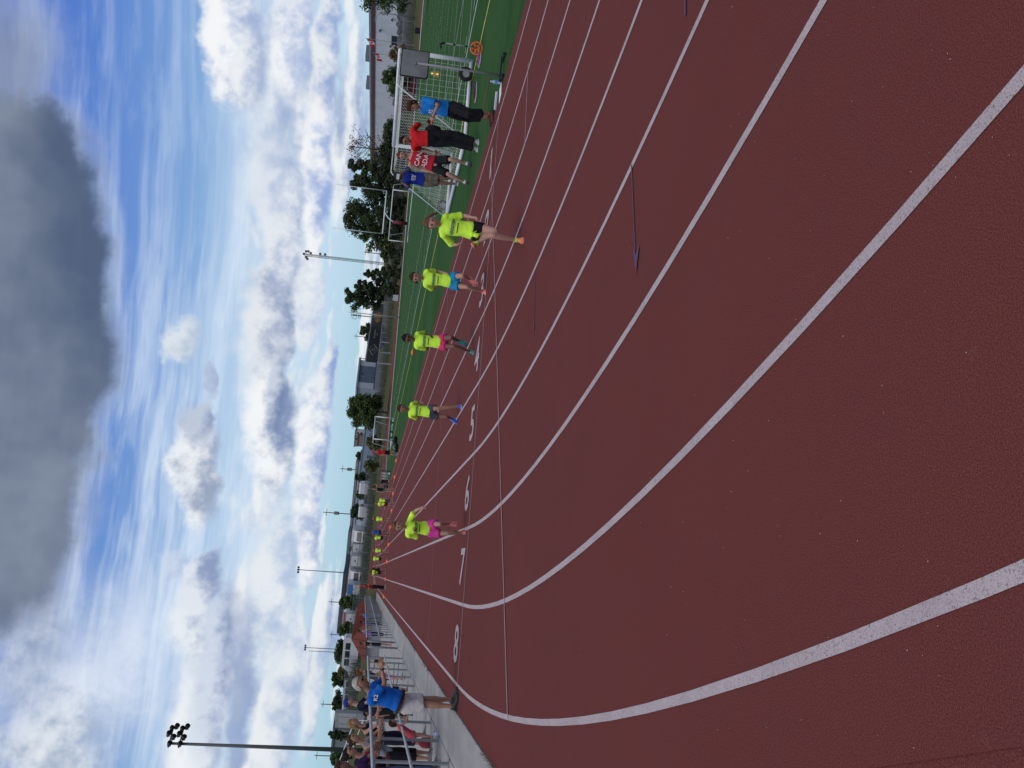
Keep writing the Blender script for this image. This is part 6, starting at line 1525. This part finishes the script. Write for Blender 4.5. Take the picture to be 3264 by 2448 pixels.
    # shoes and bags on the turf
    def pair(px, rz, col, label, name='shoes'):
        b = gnd(*px); root = empty('pair_of_shoes', b, rz); tag(root, label, 'shoes')
        for k, s in enumerate((-.07, .08)):
            u, so = shoe_mesh(Vector((s, -.03 * k, .085)), Vector((.1 * k, 1, 0)), Vector((0, 0, 1)), .95); q = u.build('shoe', col, root, True); so.build('sole', mat('sole_pale', (.5, .5, .5), .7), q)
    pair((1533, 178), 1.2, mat('shoe_purple', (.16, .02, .13), .6, .3, 20.0), 'purple shoes lying beside the measuring wheel'); pair((1530, 192), 2.2, mat('shoe_greydark', (.10, .09, .11), .6, .3, 20.0), 'dark grey shoes beside the purple shoes')
    pair((1519, 300), .4, mat('shoe_brownred', (.07, .03, .028), .6, .5, 25.0), 'brown shoes under the goal ground bar'); pair((1519, 276), 1.9, mat('shoe_darkpat', (.04, .03, .03), .6, .6, 25.0), 'dark shoes beside the brown shoes under the goal bar')
    # bottle and sheet
    b = gnd(1599, 264); root = empty('water_bottle', b); tag(root, 'clear blue water bottle standing at the turf edge', 'bottle')
    BT = mat('bottle_blue', (.28, .42, .58), .12, .2, 30.0, spec=.6)
    MB().tube([(0, 0, 0), (0, 0, .02), (0, 0, .07), (0, 0, .10), (0, 0, .14), (0, 0, .175), (0, 0, .19)], [.028, .033, .031, .033, .032, .014, .013], 14).build('body', BT, root, True); MB().tube([(0, 0, .19), (0, 0, .205)], .016, 10).build('cap', mat('cap_white', (.6, .62, .65), .5), root, True); MB().tube([(0, 0, .075), (0, 0, .125)], .0345, 14, cap=False).build('label_band', mat('bottle_label', (.12, .22, .5), .5, .3, 40.0), root, True)
    b = gnd(1596, 293); o = MB().bbox((0, 0, .006), (.33, .24, .010), .003).build('paper_pad', mat('paper', (.62, .64, .70), .8, .04), None, False, b); o.rotation_euler = (0, 0, .25); tag(o, 'white paper pad lying at the turf edge beside the bottle', 'paper')
    b = gnd(1596, 252); o = MB().bbox((0, 0, .03), (.34, .05, .05), .01).build('foot_weight', mat('weight_pale', (.5, .52, .55), .5, .1), None, False, b + Vector((-.3, .25, 0))); o.rotation_euler = (0, 0, RZ); tag(o, 'pale bar lying behind the lap board foot', 'bar')
    # black kit bags by the far goal
    for px, s, lb in (((1266, 1408), 1.0, 'black kit bag lying at the turf edge by the far goal'), ((1269, 1428), .8, 'small black kit bag with white strap near the far goal')):
        b = gnd(*px); m = MB(); m.tube([(-.45 * s, 0, .16 * s), (-.38 * s, 0, .17 * s), (0, .02, .19 * s), (.38 * s, 0, .17 * s), (.45 * s, 0, .15 * s)], [.05 * s, .16 * s, .19 * s, .16 * s, .05 * s], 10, ref=(0, 0, 1)); root = empty('kit_bag', b, RZ + .4); tag(root, lb, 'bag'); m.build('body', BLK, root, True); MB().tube([(-.2 * s, -.1, .32 * s), (0, -.1, .46 * s), (.2 * s, -.1, .32 * s)], .02, 5).build('strap', mat('strap_pale', (.5, .5, .5), .7), root)
    # wire equipment cart and spare wheel
    b = gnd(1244, 1522); root = empty('equipment_cart', b, RZ); tag(root, 'wire equipment cart with bottles and a black frame at the turf edge', 'cart'); k = depth_of(b) / FPX
    w = 38 * k; m = MB()
    for z in (.25, .55, .85): m.tube([(-w / 2, -.3, z), (w / 2, -.3, z)], .018, 5); m.tube([(-w / 2, .3, z), (w / 2, .3, z)], .018, 5)
    for i in range(9): x = -w / 2 + w * i / 8; m.tube([(x, -.3, .2), (x, -.3, .9)], .010, 4); m.tube([(x, .3, .2), (x, .3, .9)], .010, 4)
    m.build('basket', GALV, root)
    for x in (-w / 2, w / 2): MB().tube([(x, -.3, 0), (x, -.3, .95), (x, .3, .95), (x, .3, 0)], .025, 6).build('side_frame', BLK, root)
    for i, x in enumerate((-.4, -.15, .12, .38)): MB().tube([(x, -.1, .30), (x, -.1, .62), (x, -.1, .70), (x, -.1, .78)], [.07, .07, .03, .03], 8).build('bottle', mat('bottle_white', (.6, .62, .62), .4, .1), root, True)
    for x in (-.4, .3): MB().tube([(x, -.32, .12), (x + .2, -.32, .12)], .07, 8).build('white_roll', mat('bottle_white', (.6, .62, .62), .4, .1), root, True)
    b = gnd(1237, 1553); o = MB().wheel((0, 0, .22), .22, .1, (.2, 1, 0), 16, .4).build('spare_wheel', TYRE, None, True, b); tag(o, 'small black wheel lying next to the girl in the black dress', 'wheel')
    # white crate of bottles by the far bend
    dd = 150; b = spot(943, dd); hz = topz(1262, 943, dd); root = empty('bottle_crate', (b.x, b.y, zg(b.x, b.y)), RZ); tag(root, 'white crate with four white bottles beside the far bend', 'crate')
    MB().bbox((0, 0, .32), (1.0, .5, .60), .03).build('crate', mat('crate_grey', (.40, .42, .46), .6, .1), root)
    for i in range(4): MB().tube([(-.36 + .24 * i, 0, .62), (-.36 + .24 * i, 0, .86), (-.36 + .24 * i, 0, .92)], [.075, .075, .035], 8).build('bottle', mat('bottle_white', (.6, .62, .62), .4, .1), root, True)
    # black bin beside the far straight
    b = spot(78, 138); o = MB().bbox((0, 0, .35), (.75, .6, .8), .06).build('black_bin', BLK, None, False, b); tag(o, 'black bin beside the far straight below the warehouse', 'bin')
    # backpack and white tub on the paving
    b = gnd(1400, 2345); o = MB().tube([(0, 0, 0), (0, 0, .05), (0, 0, .10)], [.05, .052, .05], 12).build('white_tub', mat('tub_white', (.55, .6, .68), .5, .05), None, True, b); tag(o, 'small white tub standing at the foot of a railing post', 'tub')
    b = gnd(1382, 2316) + Vector((-.35, .3, 0)); m = MB(); m.tube([(0, 0, .0), (0, 0, .1), (0, 0, .19), (0, 0, .25)], [(.10, .07), (.11, .08), (.09, .07), (.03, .03)], 12); o = m.build('backpack', cloth('backpack_red', (.22, .03, .045)), None, True, b); tag(o, 'dark red backpack on the paving behind the railing', 'backpack')
build_trees(); build_buildings(); build_railing(); build_stand(); build_fence(); build_goals(); build_masts(); build_vehicles()
build_props(); build_officials(); build_runners(); build_far_group(); build_spectators()
